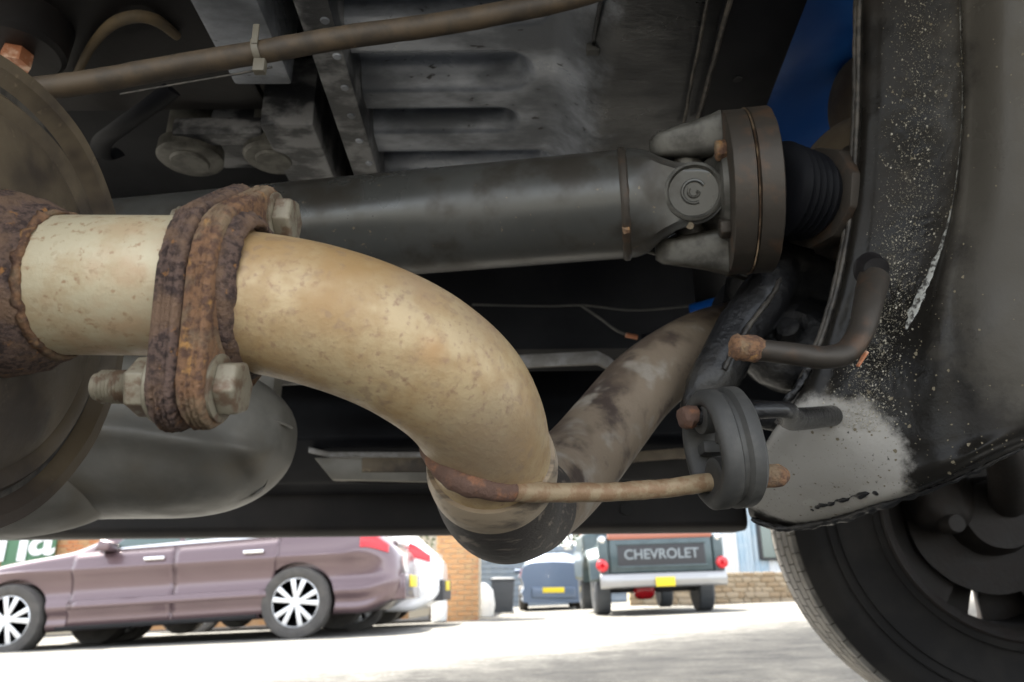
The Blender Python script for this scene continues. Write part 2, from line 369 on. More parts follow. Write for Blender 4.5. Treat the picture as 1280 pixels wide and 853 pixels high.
def gh(x, y):
    far = max(abs(x) - 12, 0) + max(y - 20, 0) + max(-y - 5, 0)
    cx, cy = max(-12, min(12, x)), max(-5, min(20, y))
    return gz(cx, cy) + .008 * noise.noise(Vector((x * .6, y * .6, 0)))
mb.grid([[Vector((x, y, gh(x, y))) for x in xs] for y in ys])
struct(mb.build('ground', 'ground', smooth=180))

# ================================================================== UNDERSIDE OF THE NEAR VEHICLE
# --- floor of the vehicle overhead (Z up to 0.78, camera below it)
FZ = .72
under = thing('vehicle_underbody', (0, .6, FZ), 'black dusty underside of the vehicle overhead with ribs, beams and sill', 'car underbody')
# floor pan with pressed ribs
rib_y = [(.520, .548), (.596, .640), (.682, .716), (.765, .800)]
def floor_z(x, y):
    z = FZ + .012
    d = 0
    xa, xb = -.142, (-.03 + .02)
    for k, (a, b) in enumerate(rib_y):
        c, hw = (a + b) / 2, (b - a) / 2
        xr = [.02, -.004, -.012, .03][k]
        dx = max(-.4 - x, x - xr, 0); dist = math.hypot(dx, y - c)
        if x > -.17: d = max(d, 1 - min(max((dist - hw * .62) / (hw * .75), 0), 1))
    d = d * d * (3 - 2 * d)
    z += .025 * d
    t = min(max((x - .04) / .06, 0), 1); z += -.035 * t * t * (3 - 2 * t)          # steps down toward the rail
    return z
rows = []
NY, NX = 150, 130
for i in range(NY + 1):
    y = .44 + (.92 - .44) * i / NY
    rows.append([Vector((x, y, floor_z(x, y))) for x in [-.160 + (.36) * j / NX for j in range(NX + 1)]])
mb = MB(); mb.grid([r[:78] for r in rows]); mb.build('floor_panel', 'dusty', under, smooth=180)
mb = MB(); mb.grid([r[77:] for r in rows]); mb.build('floor_side', 'dusty', under, smooth=180)
grime_and_light(M['dusty'], [(Vector((.115 + .01 * k, -.15 + .09 * k, 0)), .062) for k in range(5)] + [(Vector((.19, -.1 + .1 * k, .0)), .09) for k in range(4)], (.009, .010, .012), 25)  # dark patches paint in the sheen fading where the floor steps down
# the rest of the pan
mb = MB(); mb.box((-1.6, -.08, .79), (1.35, 1.52, .80)); mb.build('floor_pan', 'black', under)
# cross beams running across the car
def beam(x0, x1, y0, y1, z0, z1, m, name='cross_beam', rot=0.):
    b = MB(); b.box((x0, y0, z0), (x1, y1, z1))
    if rot:
        c = Vector((x0, y0, z0)); R_ = Matrix.Rotation(rot, 3, 'Z'); b.v = [R_ @ (v - c) + c for v in b.v]
    return b.build(name, m, under, bevel=.004)
beam(-.176, -.146, .30, 1.0, .705, .788, 'dusty_glare', rot=math.radians(1.2))
beam(-.262, -.206, .30, .60, .705, .788, 'dusty', rot=math.radians(.8))
beam(-.262, -.206, .66, 1.0, .702, .788, 'dusty_glare', rot=math.radians(1.2))
# left forward floor: a lower black panel
mb = MB(); mb.box((-.75, .30, .735), (-.262, .68, .745)); mb.build('floor_plate', 'sill', under, bevel=.003)
mb = MB(); mb.box((-.37, .69, .712), (-.27, .715, .735)); mb.build('floor_stiffener', 'dusty_glare', under, bevel=.006)
mb = MB(); mb.box((-.36, .715, .735), (-.27, .80, .765)); mb.build('floor_stiffener', 'dusty_glare', under, bevel=.008)
for (px, py, r) in ((237, 205, .036), (342, 203, .034)):
    c = G(px, py, .70)
    mb = MB(); mb.lathe([(0, 0), (0, r * .55), (.003, r * .6), (.003, r * .9), (.006, r), (.02, r * .98), (.022, r * .8), (.09, r * .78)], c, (0, 0, 1), 40)
    mb.build('body_mount', 'yoke', under)
# bushing with rusty bolt, top left
c = G(22, 66, .70)
mb = MB(); mb.lathe([(0, .010), (0, .034), (.004, .038), (.035, .04)], c, (0, 0, 1), 40); bw = mb.build('bushing_washer', 'sill', under)
mb = MB(); hexagon(mb, c - Vector((0, 0, .014)), (0, 0, 1), .013, .016, .3); mb.build('bolt_head', 'copper', under)
# tan dusty line bent over the plate
pts = [G(92, 102, .728), G(112, 62, .726), G(138, 32, .726), G(168, 21, .726), G(196, 26, .728), G(222, 46, .731)]
MB().tube(pts, [.0035, .004, .005, .0055, .0055, .004], 10).build('tan_line', 'tan', under)
# strap bracket
mb = MB()
mb.tube([G(215, 112, .70), G(185, 135, .69), G(150, 160, .685), G(128, 178, .688), G(128, 196, .70), G(150, 190, .715)], .010, 8, flat=.35)
mb.build('strap_bracket', 'black', under)
# longitudinal rail on the right with pressed lips
def gp(px, py, z): return G(px, py, z)
mb = MB()
A0, A1, B0, B1 = gp(920, -60, .69), gp(866, 190, .69), gp(1035, -60, .69), gp(938, 190, .69)
mb.prism([A0, A1, B1, B0], (0, 0, .10)); mb.build('side_rail', 'black', under, bevel=.005)
for a, b, c_, r in (((893, -40), (852, 168), .688, .0016), ((923, -40), (868, 166), .686, .0022)):
    p0, p1 = gp(*a, c_), gp(*b, c_); n = 14
    pts = [p0.lerp(p1, k / n) + Vector((noise.noise(Vector((k * .7, r * 999, 0))) * .0012, 0, 0)) for k in range(n + 1)]
    MB().tube(pts, r, 8, sub=2).build('rail_lip', 'bead', under)
pts = [gp(866, -20, .70), gp(862, 18, .70), (gp(854, 60, .70)), gp(842, 75, .70), gp(838, 95, .70), gp(829, 130, .70), gp(826, 178, .70)]
MB().tube(pts, .0018, 8, sub=3).build('rail_lip', 'bead', under)
mb = MB(); mb.prism([gp(825, -60, .712), gp(818, 200, .712), gp(866, 190, .712), gp(920, -60, .712)], (0, 0, .07)); mb.build('rail_web', 'black_gloss', under, bevel=.003)
mb = MB(); cc = gp(922, 100, .689); mb.lathe([(0, 0), (0, .0042), (.004, .0042)], cc, (0, 0, 1), 16); mb.build('drain_hole', 'dark', under)
# blue inner wing behind the rail
rows = []
for i in range(17):
    v = i / 16; rows.append([Vector((.18 + .5 * u + .02 * math.sin(v * 5), (.38 + .48 * v), .80 - .03 * v * v + .012 * math.sin(u * 9 + v * 4))) for u in [k / 16 for k in range(17)]])
MB().grid(rows).build('inner_wing', 'blue', under, smooth=180, solid=.003)
# far side: floor drop and sill
mb = MB(); mb.prism([(-1.6, 1.50, .80), (-1.6, 1.50, .352), (-1.6, 1.515, .344), (-1.6, 1.58, .344), (-1.6, 1.60, .37), (-1.6, 1.60, .80)], (2.065, 0, 0))
mb.build('far_sill', 'sill', under, bevel=.012, seg=3)
mb = MB(); mb.prism([(-1.6, 1.12, .80), (-1.6, 1.12, .60), (-1.6, 1.20, .585), (-1.6, 1.20, .80)], (1.9, 0, 0)); mb.build('inner_rail', 'black', under, bevel=.006)
mb = MB(); mb.prism([(-1.6, 1.35, .75), (-1.6, 1.32, .50), (-1.6, 1.40, .43), (-1.6, 1.50, .42), (-1.6, 1.50, .75)], (1.95, 0, 0)); mb.build('sill_inner', 'black', under, bevel=.006)
def strip(pxs, Y, dz, dy, m='lip', name='seam_lip'):
    top = [W(x, y, Y) for x, y in pxs]; mb = MB()
    rs = []
    for p in top: rs.append([p, p + Vector((0, 0, dz)), p + Vector((0, dy, dz + .004)), p + Vector((0, dy, .004))])
    mb.rings(rs); return mb.build(name, m, under, bevel=.0015)
strip([(300, 484), (480, 474), (560, 466), (665, 459), (748, 455), (762, 462), (772, 470)], 1.10, .021, .02)
strip([(385, 566), (410, 572), (540, 572), (600, 571)], 1.31, .010, .03, 'lip')
strip([(400, 584), (420, 600), (460, 606), (600, 606)], 1.30, .018, .012, 'sill', 'sill_fold')
strip([(740, 588), (800, 577), (850, 573), (870, 573)], 1.31, .018, .03, 'muffler')
mb = MB(); mb.prism([W(392, 572, 1.29), W(415, 600, 1.29), W(600, 604, 1.29), W(600, 572, 1.29)], (0, .02, 0)); mb.build('patch_plate', 'tank', under, bevel=.004)
mb = MB(); mb.prism([W(452, 572, 1.286), W(452, 590, 1.286), W(590, 590, 1.286), W(590, 572, 1.286)], (0, .006, 0)); mb.build('repair_plate', 'muffler', under, bevel=.002)
mb = MB(); mb.lathe([(0, 0), (0, .011), (.01, .011)], W(783, 637, 1.494), (0, 1, 0), 20); mb.build('drain_hole', 'dark', under)
# wiring
MB().tube([W(590, 381, 1.05), W(680, 383, 1.05), W(730, 382, 1.04), W(800, 388, 1.03), W(900, 378, 1.02)], .0018, 6).build('cable', 'rubber', under)
MB().tube([W(728, 383, 1.035), W(750, 398, 1.03), W(772, 414, 1.02), W(790, 420, 1.02)], .0022, 6).build('cable', 'rubber', under)
MB().tube([W(782, 419, 1.018), W(797, 422, 1.018)], .0035, 6).build('cable_clip', 'copper', under)
MB().tube([W(806, 432, 1.0), W(850, 420, .98), W(900, 408, .96)], .016, 12).build('fuel_filter', 'black', under)
MB().tube([W(866, 398, .97), W(910, 386, .95)], .020, 12).build('filter_canister', 'blue', under)
MB().box((-.42, 1.02, .50), (-.34, 1.06, .62)).build('stay', 'tank', under, bevel=.006)

for k in range(9):
    MB().lathe([(0, 0), (0, .0035), (.0015, .0042), (.004, .0042)], Vector((-.161 + .0035 * math.sin(k), .47 + k * .045, .7035)), (0, 0, 1), 12).build('spot_weld', 'dusty', under)
MB().tube([G(760, -40, .70), G(742, 60, .71), G(748, 120, .712), G(735, 200, .71)], .0024, 8).build('brake_line', 'black_gloss', under)
for px, py in ((741, 62), (747, 130)):
    q = G(px, py, .707); MB().box(q - Vector((.006, .004, .004)), q + Vector((.006, .004, .004))).build('line_clip', 'rubber', under, bevel=.001)
# body shell above (keeps sky out from above, unseen, cut low so sun lights the near ground)
mb = MB(); mb.box((-1.9, 1.575, .50), (.42, 1.60, 1.0)); mb.box((1.35, 1.575, .5), (2.4, 1.6, 1.0)); mb.box((-1.9, -.08, .95), (2.4, 1.575, 1.0)); mb.box((-1.9, -.10, .80), (2.4, -.08, 1.0))
mb.build('unseen_body_shell', 'blue', under)

# ================================================================== TAIL PIPE
ax0 = P(-30, 356, .335); ax1 = P(262, 358, .333)
XD = (ax1 - ax0).normalized()
pr = .0315
tail = thing('tail_pipe', P(250, 360, .333), 'rusty tan exhaust tail pipe with bolted flange bending down and away', 'exhaust pipe')
MB().tube([ax0, ax1], pr, 64, spline=False).build('front_pipe', 'pipe_cream', tail, smooth=60)
# weld ring at the silencer
mb = MB(); o_ = P(26, 356, .335)
mb.lathe([(-.012, .0415), (-.006, .0425), (.002, .0410), (.008, .0395), (.013, .0370), (.018, .0345), (.0215, .031), (.018, .028), (-.008, .03)], o_, XD, 96, jag=.0014, close=True, jf=150)
mb.build('weld_ring', 'rust_purple', tail, smooth=180)
mb = MB(); mb.lathe([(.0185, .034), (.0215, .0335), (.0225, .0318), (.0205, .031)], o_, XD, 96, jag=.0016, close=True, jf=260); mb.build('weld_edge', 'copper' if 0 else 'rust_orange', tail, smooth=180)
# flange plates: long axis tilts away at the top
fo = P(284, 370, .334)
d_up = (P(318, 262, .375) - P(262, 495, .300)); d_up = (d_up - XD * d_up.dot(XD)).normalized()
d_sd = XD.cross(d_up).normalized()
def flange(mb, o, th, L, Wd, rc, jag, n=280):
    """oval two-bolt flange, rounded lozenge outline, thickness th along the pipe, with the pipe hole closed by the pipe."""
    pts = []
    for k in range(n):
        a = 2 * PI * k / n; c, s = math.cos(a), math.sin(a)
        # support of hull(circle r=Wd centre, circles rc at +-(L-rc))
        best = 0
        for (cc, r) in ((0, Wd), (L - rc, rc), (-(L - rc), rc)):
            best = max(best, cc * c + r)
        pts.append((a, best))
    # hull vertices from support function
    poly = []
    for k in range(n):
        a, h = pts[k]; da = 2 * PI / n; hp = (pts[(k + 1) % n][1] - pts[k - 1][1]) / (2 * da)
        poly.append((h * math.cos(a) - hp * math.sin(a), h * math.sin(a) + hp * math.cos(a)))
    rs = []
    for (hh, k) in ((0, .93), (.0006, .972), (.0016, .99)) + tuple((.0028 + (th - .0056) * i_ / 9, 1 + .012 * math.sin(i_ * 2.1)) for i_ in range(10)) + ((th - .0016, .99), (th - .0006, .972), (th, .94), (th, .88), (th, .80), (th, .72)):
        ring = []
        for (u, v) in poly:
            q = o + XD * hh + d_up * u * k + d_sd * v * k
            q += Vector(noise.noise_vector(q * 90)) * jag * .3 + Vector(noise.noise_vector(q * 420)) * jag * .5 + Vector(noise.noise_vector(q * 1100)) * jag * .45
            ring.append(q)
        rs.append(ring)
    mb.rings(rs); return mb
fl_dir = XD
f1 = fo - XD * .0124
mb = MB(); flange(mb, f1, .0115, .0690, .0425, .0170, .0010); mb.build('flange_plate', 'rust_purple', tail, smooth=180)['label'] = 'purple brown rusty flange plate'
mb = MB(); flange(mb, fo - XD * .0008, .0115, .0680, .0415, .0170, .0007); mb.build('flange_plate', 'rust_orange', tail, smooth=180)['label'] = 'orange rusty flange plate'
mb = MB(); mb.lathe([(.008, .0385), (.0125, .0375), (.015, .035), (.0172, .0325), (.016, .031), (.008, .031)], fo, XD, 90, jag=.0013, close=True, jf=260); mb.build('weld_ring', 'rust_purple', tail, smooth=180)
for sgn, nm in ((1, 'upper'), (-1, 'lower')):
    c = fo + d_up * .0515 * sgn
    mb = MB(); mb.lathe([(.0095, .0135), (.0118, .0140), (.0122, .0125)], c, XD, 32); mb.build('washer', 'zinc', tail)
    mb = MB(); hexagon(mb, c + XD * .0122, XD, .0118, .0085, .35); mb.build('bolt_head', 'zinc', tail, bevel=.0012)
    mb = MB(); hexagon(mb, c - XD * .0135, -XD, .0125, .0105, .2); mb.lathe([(0, .0148), (.0018, .0148), (.003, .0125)], c - XD * .0125, -XD, 24); mb.build('nut', 'zinc', tail, bevel=.0008)
    prof = [(0, .0058)]
    for k in range(10): prof += [(.024 + k * .00145, .0070), (.0247 + k * .00145, .0060)]
    prof += [(.040, .0055)]
    mb = MB(); mb.lathe(prof, c, -XD, 24); mb.build('threaded_end', 'zinc', tail)
# bend from the flange down and back
cl = [P(255, 372, .334), P(318, 378, .333), P(390, 392, .331), P(462, 415, .333), P(524, 446, .338), P(575, 487, .349), P(602, 530, .365), P(614, 572, .386)]
MB().tube(cl, [pr, pr, .0318, .032, .0322, .032, .0316, .0312], 72, sub=8).build('bend_pipe', 'pipe_gold', tail, smooth=60)
tb = wloc(tail)
grime_and_light(M['pipe_gold'], [(P(612, 560, .350) - tb, .030), (P(585, 540, .338) - tb, .026)], (.25, .195, .14), 40, alpha=.55, soft=.8)
grime_and_light(M['pipe_gold'], [(P(541, 437, .307) - tb, .006), (P(466, 373, .300) - tb, .003)], (.50, .24, .08), 160, alpha=.32, soft=.9)
grime_and_light(M['pipe_gold'], [(P(590, 405, .335) - tb, .016), (P(520, 365, .322) - tb, .012)], (.33, .235, .165), 60, alpha=.5, soft=.9)
cl2 = [P(608, 552, .377), P(616, 585, .394), P(622, 615, .416), P(630, 632, .446), P(650, 634, .485), P(684, 612, .530), P(722, 575, .575)]
# sleeve joint, scraped lower bend, far pipe
MB().tube([P(613, 570, .385), P(615, 582, .392), P(617, 592, .399)], [.0335, .0350, .0345], 64, sub=5).build('sleeve', 'pipe_grey', tail, smooth=60)
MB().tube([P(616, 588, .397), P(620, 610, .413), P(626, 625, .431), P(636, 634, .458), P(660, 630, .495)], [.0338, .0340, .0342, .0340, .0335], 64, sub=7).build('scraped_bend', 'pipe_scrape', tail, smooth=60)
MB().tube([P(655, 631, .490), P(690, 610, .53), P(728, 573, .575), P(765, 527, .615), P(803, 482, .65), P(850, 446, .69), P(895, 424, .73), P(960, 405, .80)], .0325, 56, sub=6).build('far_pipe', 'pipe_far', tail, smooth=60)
mb = MB(); tdir = (P(616, 585, .394) - P(608, 552, .377)).normalized()
# hanger rod welded around the sleeve
hr = [P(534, 553, .366), P(546, 577, .352), P(568, 597, .345), P(600, 610, .346), P(640, 615, .356), P(700, 616, .374), P(770, 615, .388), P(830, 611, .396), P(880, 604, .402), P(930, 599, .407), P(972, 594, .411)]
MB().tube(hr[:5], [.0046, .0056, .0057, .0054, .0050], 20, sub=8, jag=.0009).build('hanger_rod_foot', 'rust_dark', tail, smooth=60)
MB().tube(hr[4:], [.0050] * 5 + [.0050, .0052], 24, sub=6, jag=.0005).build('hanger_rod', 'rod', tail, smooth=60)
MB().tube([P(893, 602.5, .4035), P(930, 599, .407), P(966, 595, .4105), P(975, 594.5, .4115), P(983, 593.5, .4125)], [.0053, .0054, .0066, .0062, .0035], 20).build('rod_tip', 'rust_orange', tail)

# ================================================================== SILENCER
sil = thing('silencer', P(-60, 356, .335), 'large round brown steel silencer end with pipe welded into it', 'exhaust silencer')
oc = o_ - XD * .012
R_ = .1065
prof = [(.006, .03), (.005, .060), (.003, .070), (.001, .078), (-.001, .082), (.0005, .086), (.0005, .090), (-.004, .094), (-.001, .098), (.003, .1015), (.004, R_), (0, R_ + .002), (-.006, R_ + .001), (-.010, R_ - .003), (-.32, R_ - .003), (-.33, R_ - .02)]
oc2 = oc + Vector((0, .0, -.004))
mb = MB(); mb.lathe(prof, oc2, XD, 128, jag=.0008, jf=30); mb.build('end_cap', 'muffler', sil, smooth=35)
mb = MB(); mb.lathe([(-.003, R_ + .0022), (-.0045, R_ + .0036), (-.0065, R_ + .0022)], oc2, XD, 128); mb.build('rolled_seam', 'bead', sil)

# ================================================================== FUEL TANK low on the left
def superell(c, rx, ry, rz, e=2.6, n=72, m=48, disp=None, cut=None):
    rs = []
    for i in range(1, m):
        u = -1 + 2 * i / m; x = u; k = max(1 - abs(x) ** 3.2, 0) ** (1 / 2.2)
        ring = []
        for a in range(n):
            an = 2 * PI * a / n; cy, cz = math.cos(an), math.sin(an)
            y = math.copysign(abs(cy) ** (2 / e), cy); z = math.copysign(abs(cz) ** (2 / e), cz)
            q = Vector((c.x + rx * x, c.y + ry * y * k, c.z + rz * z * k))
            if disp: q = q + disp(q)
            ring.append(q)
        rs.append(ring)
    return rs
tank = thing('fuel_tank', P(120, 640, .80), 'grey scuffed rounded tank low on the left behind the silencer', 'tank')
cT = P(120, 548, .83)
dent = P(285, 590, .74)
def tdisp(q):
    v = Vector((0, 0, 0))
    d = (q - dent); r = math.hypot(d.x * 1.4, d.z * .8)
    if q.y < cT.y: v.y += .030 * math.exp(-(r / .022) ** 2)
    v.y += -.020 * math.exp(-((q.z - cT.z + .15 * (q.x - cT.x) + .005) / .012) ** 2) * (1 if q.y < cT.y else 0)
    v += Vector(noise.noise_vector(q * 7)) * .007
    return v
mb = MB(); mb.rings(superell(cT, .222, .13, .088, 2.5, disp=tdisp, n=110, m=90)); mb.build('tank_body', 'tank', tank, smooth=180)
cS = P(-70, 606, .76)
mb = MB(); mb.rings(superell(cS, .17, .10, .055, 2.6, disp=lambda q: Vector(noise.noise_vector(q * 9)) * .005)); mb.build('tank_sump', 'tank', tank, smooth=180)
MB().tube([cT + Vector((.222 * math.cos(a), -.01 - .128 * math.sin(a), .008)) for a in [PI * .0 + k * PI / 20 * .55 for k in range(14)]], .0018, 8, sub=2).build('tank_seam', 'tank', tank)

# ================================================================== PROPELLER SHAFT
s0, s1 = P(60, 318, .70), P(779, 256, .622)
SD = (s1 - s0).normalized(); sr = .0452
shaft = thing('propeller_shaft', P(600, 280, .64), 'thick grey black propeller shaft with universal joint at its end', 'drive shaft')
MB().tube([s0, s1], sr, 72, spline=False).build('shaft_tube', 'shaft', shaft, smooth=60)
mb = MB(); mb.lathe([(-.003, sr - .001), (-.002, sr + .0012), (0, sr + .002), (.003, sr + .0015), (.005, sr - .001)], s1, SD, 72, jag=.0008, jf=300, close=True); mb.build('weld_seam', 'flange_disc', shaft)
for (px, py) in ((772, 200), (784, 262), (783, 288)):
    p = P(px, py, .582 if py > 210 else .6)
    MB().lathe([(0, .004), (.002, .002)], p, (0, -1, 0), 8, jag=.002, jf=500).build('rust_scab', 'rust_orange', shaft)
# yoke: tube end tapering into two ears around the bearing cap axis (towards camera and away)
CU = P(862, 234, .607)              # joint centre-ish (near ear)
sp = s1 + SD * .004
JC = s1 + SD * ((CU - s1).dot(SD)) + Vector((0, 0, .0015))   # joint centre on the shaft axis
ndir = (CAM - JC); ndir = (ndir - SD * ndir.dot(SD)).normalized(); ndir = (ndir + Vector((0, 0, .12))).normalized(); vdir = SD.cross(ndir).normalized()
if vdir.z < 0: vdir = -vdir
LJ = (JC - s1).length
ear = .0238
HV = [(0, sr), (.18, sr * .985), (.36, sr * .90), (.55, .0325), (.75, .0268), (.92, .0243), (1.0, .0238)]
def hv(t):
    for (a, x), (b, y) in zip(HV, HV[1:]):
        if t <= b: f = (t - a) / (b - a); return x + (y - x) * f
    return ear
mb = MB(); mb.tube([s1 - SD * .002, s1 + SD * LJ * .10, s1 + SD * LJ * .30], [sr * .985, sr * .97, sr * .80], 64); mb.build('yoke_neck', 'shaft', shaft, smooth=50)
for sg in (1, -1):
    eo = JC + ndir * (sr * .80 - .0125) * sg; g = []; NR, NV = 44, 26
    for a in range(NR + 1):
        f = a / NR; row = []
        if f < .68: h = LJ * f / .68; half = hv(f / .68)
        else:
            an = (f - .68) / .32 * PI / 2; h = LJ + ear * math.sin(an); half = max(ear * math.cos(an), .0002)
        bl = min(h / (LJ * .8), 1); bl = bl * bl * (3 - 2 * bl)
        for b in range(NV + 1):
            v = (-1 + 2 * b / NV) * half
            n_ = math.sqrt(max(sr * sr - v * v, 0)) * (1 - bl) + (sr * .80 - .003 * (abs(v) / ear) ** 4 * (abs(v) / half > .8)) * bl
            row.append(s1 + SD * h + vdir * v + ndir * n_ * sg)
        g.append(row)
    gi = [[p - ndir * .0115 * sg for p in r] for r in g]
    loop_ = lambda G_: G_
    mb = MB(); mb.grid(g); o0 = len(mb.v); mb.grid(gi)
    n1 = NV + 1
    for a in range(NR):
        for b in (0, NV): mb.f.append((a * n1 + b, (a + 1) * n1 + b, o0 + (a + 1) * n1 + b, o0 + a * n1 + b))
    for b in range(NV): mb.f.append((NR * n1 + b, NR * n1 + b + 1, o0 + NR * n1 + b + 1, o0 + NR * n1 + b))
    mb.build('yoke_ear', 'shaft', shaft, smooth=50)
    c = eo + ndir * .0125 * sg
    mb = MB(); mb.lathe([(0, .0232), (.002, .0226), (.003, .0205), (.001, .019), (-.001, .0178), (-.001, .0165), (.0005, .0155), (.0005, 0)], c, ndir * sg, 48); cap = mb.build('bearing_cap', 'yoke', shaft)
    if sg == 1:
        ring = []
        for k in range(15):
            a = .5 + 4.6 * k / 14; ring.append(c + ndir * .0012 + (SD * math.cos(a) + vdir * math.sin(a)) * .0088)
        MB().tube(ring, .0014, 8, sub=2).build('circlip', 'shaft', cap)
        MB().tube([c + ndir * .0010 + (SD * math.cos(a) + vdir * math.sin(a)) * .0042 for a in [2.4 + 3.6 * k / 9 for k in range(10)]] + [c + ndir * .001 + SD * .002], .0012, 8, sub=2).build('circlip', 'yoke', cap)
MB().tube([JC - ndir * .03, JC + ndir * .03], .012, 20, spline=False).build('joint_cross', 'yoke', shaft)
MB().tube([JC - vdir * .036, JC + vdir * .036], .012, 20, spline=False).build('joint_cross', 'yoke', shaft)
MB().tube([JC - vdir * .022 + ndir * .02, JC - vdir * .026 + ndir * .034 - SD * .004], [.0035, .003], 12, spline=False).build('grease_nipple', 'zinc', shaft)
MB().tube([P(796, 311, .63), P(850, 325, .64), P(905, 342, .66), P(948, 352, .68)], .0026, 8, flat=.6).build('drip_strap', 'yoke', shaft)
MB().tube([P(800, 313, .64), P(870, 322, .66), P(940, 344, .69)], .0020, 8).build('drip_strap', 'yoke', shaft)
# flange disc of the axle side with its yoke arms
FD = JC + SD * .026
for h0, h1, r, m in ((0, .018, .0665, 'flange_disc'), (.0190, .037, .067, 'flange_disc')):
    mb = MB(); mb.lathe([(h0, .02), (h0, r - .002), (h0 + .0012, r), (h1 - .001, r), (h1, r - .002), (h1, .02)], FD, SD, 96, jag=.0004); mb.build('joint_flange', m, shaft, smooth=35)
mb = MB(); mb.lathe([(.0178, .0662), (.0185, .0674), (.0192, .0662)], FD, SD, 96, close=True); mb.build('flange_edge', 'bright_edge', shaft)
for sg in (1, -1):
    a0 = FD + vdir * .046 * sg; a1 = JC + vdir * .047 * sg - SD * .030
    mb = MB(); rs = []
    for k in range(12):
        t = k / 11; p = a0.lerp(a1, t) + vdir * sg * (-.004 * t)
        hw = .023 * (1 - .28 * t) * (1 if t < .9 else .8); hh = .0185 * (1 - .50 * t)
        if k == 11: hw *= .75; hh *= .7
        rs.append([p + ndir * hw * math.copysign(abs(math.cos(x)) ** .38, math.cos(x)) + vdir * (hh * math.copysign(abs(math.sin(x)) ** .38, math.sin(x)) + sg * .0015 * max(0, 1 - t * 3) ** 2) for x in [2 * PI * a / 28 for a in range(28)]])
    mb.rings(rs); mb.build('flange_yoke_arm', 'yoke', shaft, smooth=60)
    mb = MB(); c = FD + vdir * .03 * sg + ndir * .035; hexagon(mb, c, -SD, .0085, .008, .2); mb.build('flange_bolt', 'rust_orange' if sg > 0 else 'flange_disc', shaft, bevel=.0008)
mb = MB(); mb.lathe([(0, .046), (-.004, .044), (-.008, .032), (-.016, .026), (-.018, .018)], FD, SD, 64); mb.build('flange_boss', 'yoke', shaft)

# ================================================================== AXLE CASE beyond the flange
axle = thing('axle_case', P(1040, 260, .75), 'tan cast axle nose and black bellows behind the round joint flange', 'axle')
ao = FD + SD * .038; SDo = SD; SD = (SD + Vector((0, .55, .05))).normalized()
prof = []
for k in range(5): prof += [(.004 + k * .0075, .036 - k * .001), (.0075 + k * .0075, .041 - k * .001)]
MB().lathe([(0, .03)] + prof + [(.045, .033)], ao, SD, 56).build('bellows', 'black', axle)
MB().lathe([(.045, .030), (.046, .043), (.060, .044), (.062, .040), (.075, .038), (.08, .050), (.12, .058)], ao, SD, 10).build('pinion_nut', 'flange_disc', axle, bevel=.002)
rows = superell(ao + SD * .20 + Vector((0, .05, .03)), .12, .10, .10, 2.2, n=48, m=28, disp=lambda q: Vector(noise.noise_vector(q * 14)) * .006)
MB().rings(rows).build('axle_housing', 'diff', axle, smooth=180)
rows = superell(P(1085, 128, .80), .035, .05, .05, 2.0, n=32, m=20); MB().rings(rows).build('axle_boss', 'diff', axle, smooth=180)
MB().tube([P(960, 322, .70), P(1010, 300, .70), P(1080, 300, .70)], .014, 14).build('axle_bracket', 'diff', axle)
mb = MB(); mb.lathe([(0, .012), (.012, .012), (.016, .008), (.03, .008)], P(1040, 290, .66), (0, .1, 1), 8); mb.build('drain_plug', 'zinc', axle)
mb = MB(); rs_ = superell(P(1000, 345, .72), .07, .05, .035, 2.2, n=40, m=24, disp=lambda q: Vector(noise.noise_vector(q * 30)) * .006); MB().rings(rs_).build('spring_seat', 'black_gloss', axle, smooth=180)

SD = SDo
# glossy black links below the axle
link = thing('suspension_link', P(930, 420, .60), 'wet looking black suspension link slanting down beside the far pipe', 'suspension arm')
MB().tube([P(978, 325, .66), P(960, 365, .645), P(925, 415, .63), P(890, 480, .61), P(870, 520, .61)], [.012, .015, .015, .014, .010], 14, sub=5, flat=1.5, jag=.002).build('link_arm', 'black_gloss', link, smooth=60)
MB().tube([P(981, 333, .645), P(966, 367, .628), P(935, 410, .612), P(905, 462, .598)], .0022, 8, sub=10, jag=.002).build('link_weld', 'bead', link, smooth=60)
damper = thing('spring_mount', P(985, 420, .66), 'glossy black round spring mount behind the brown hose stub', 'spring mount')
mb = MB(); mb.lathe([(-.03, .02), (-.02, .042), (0, .046), (.012, .044), (.02, .036), (.025, .02), (.02, .012), (.03, .010)], P(985, 430, .68), (-.35, -1, .25), 48, jag=.003, jf=60); mb.build('mount_cup', 'black_gloss', damper, smooth=60)
MB().tube([P(930, 352, .72), P(1000, 360, .72), P(1060, 372, .72)], .03, 20, jag=.004).build('mount_arm', 'black', damper)
MB().tube([P(932, 515, .60), P(1012, 528, .60)], [.011, .013], 20, spline=False).build('mount_peg', 'black_gloss', damper)

t = MB(); t.prism([P(905, 350, .80), P(1010, 330, .80), P(1150, 330, .80), P(1150, 600, .80), P(965, 590, .80), P(915, 540, .80), P(890, 470, .80)], (0, .06, 0)); t.build('dark_backing', 'black', damper, bevel=.01)  # black backing added to shut out the bright ground behind
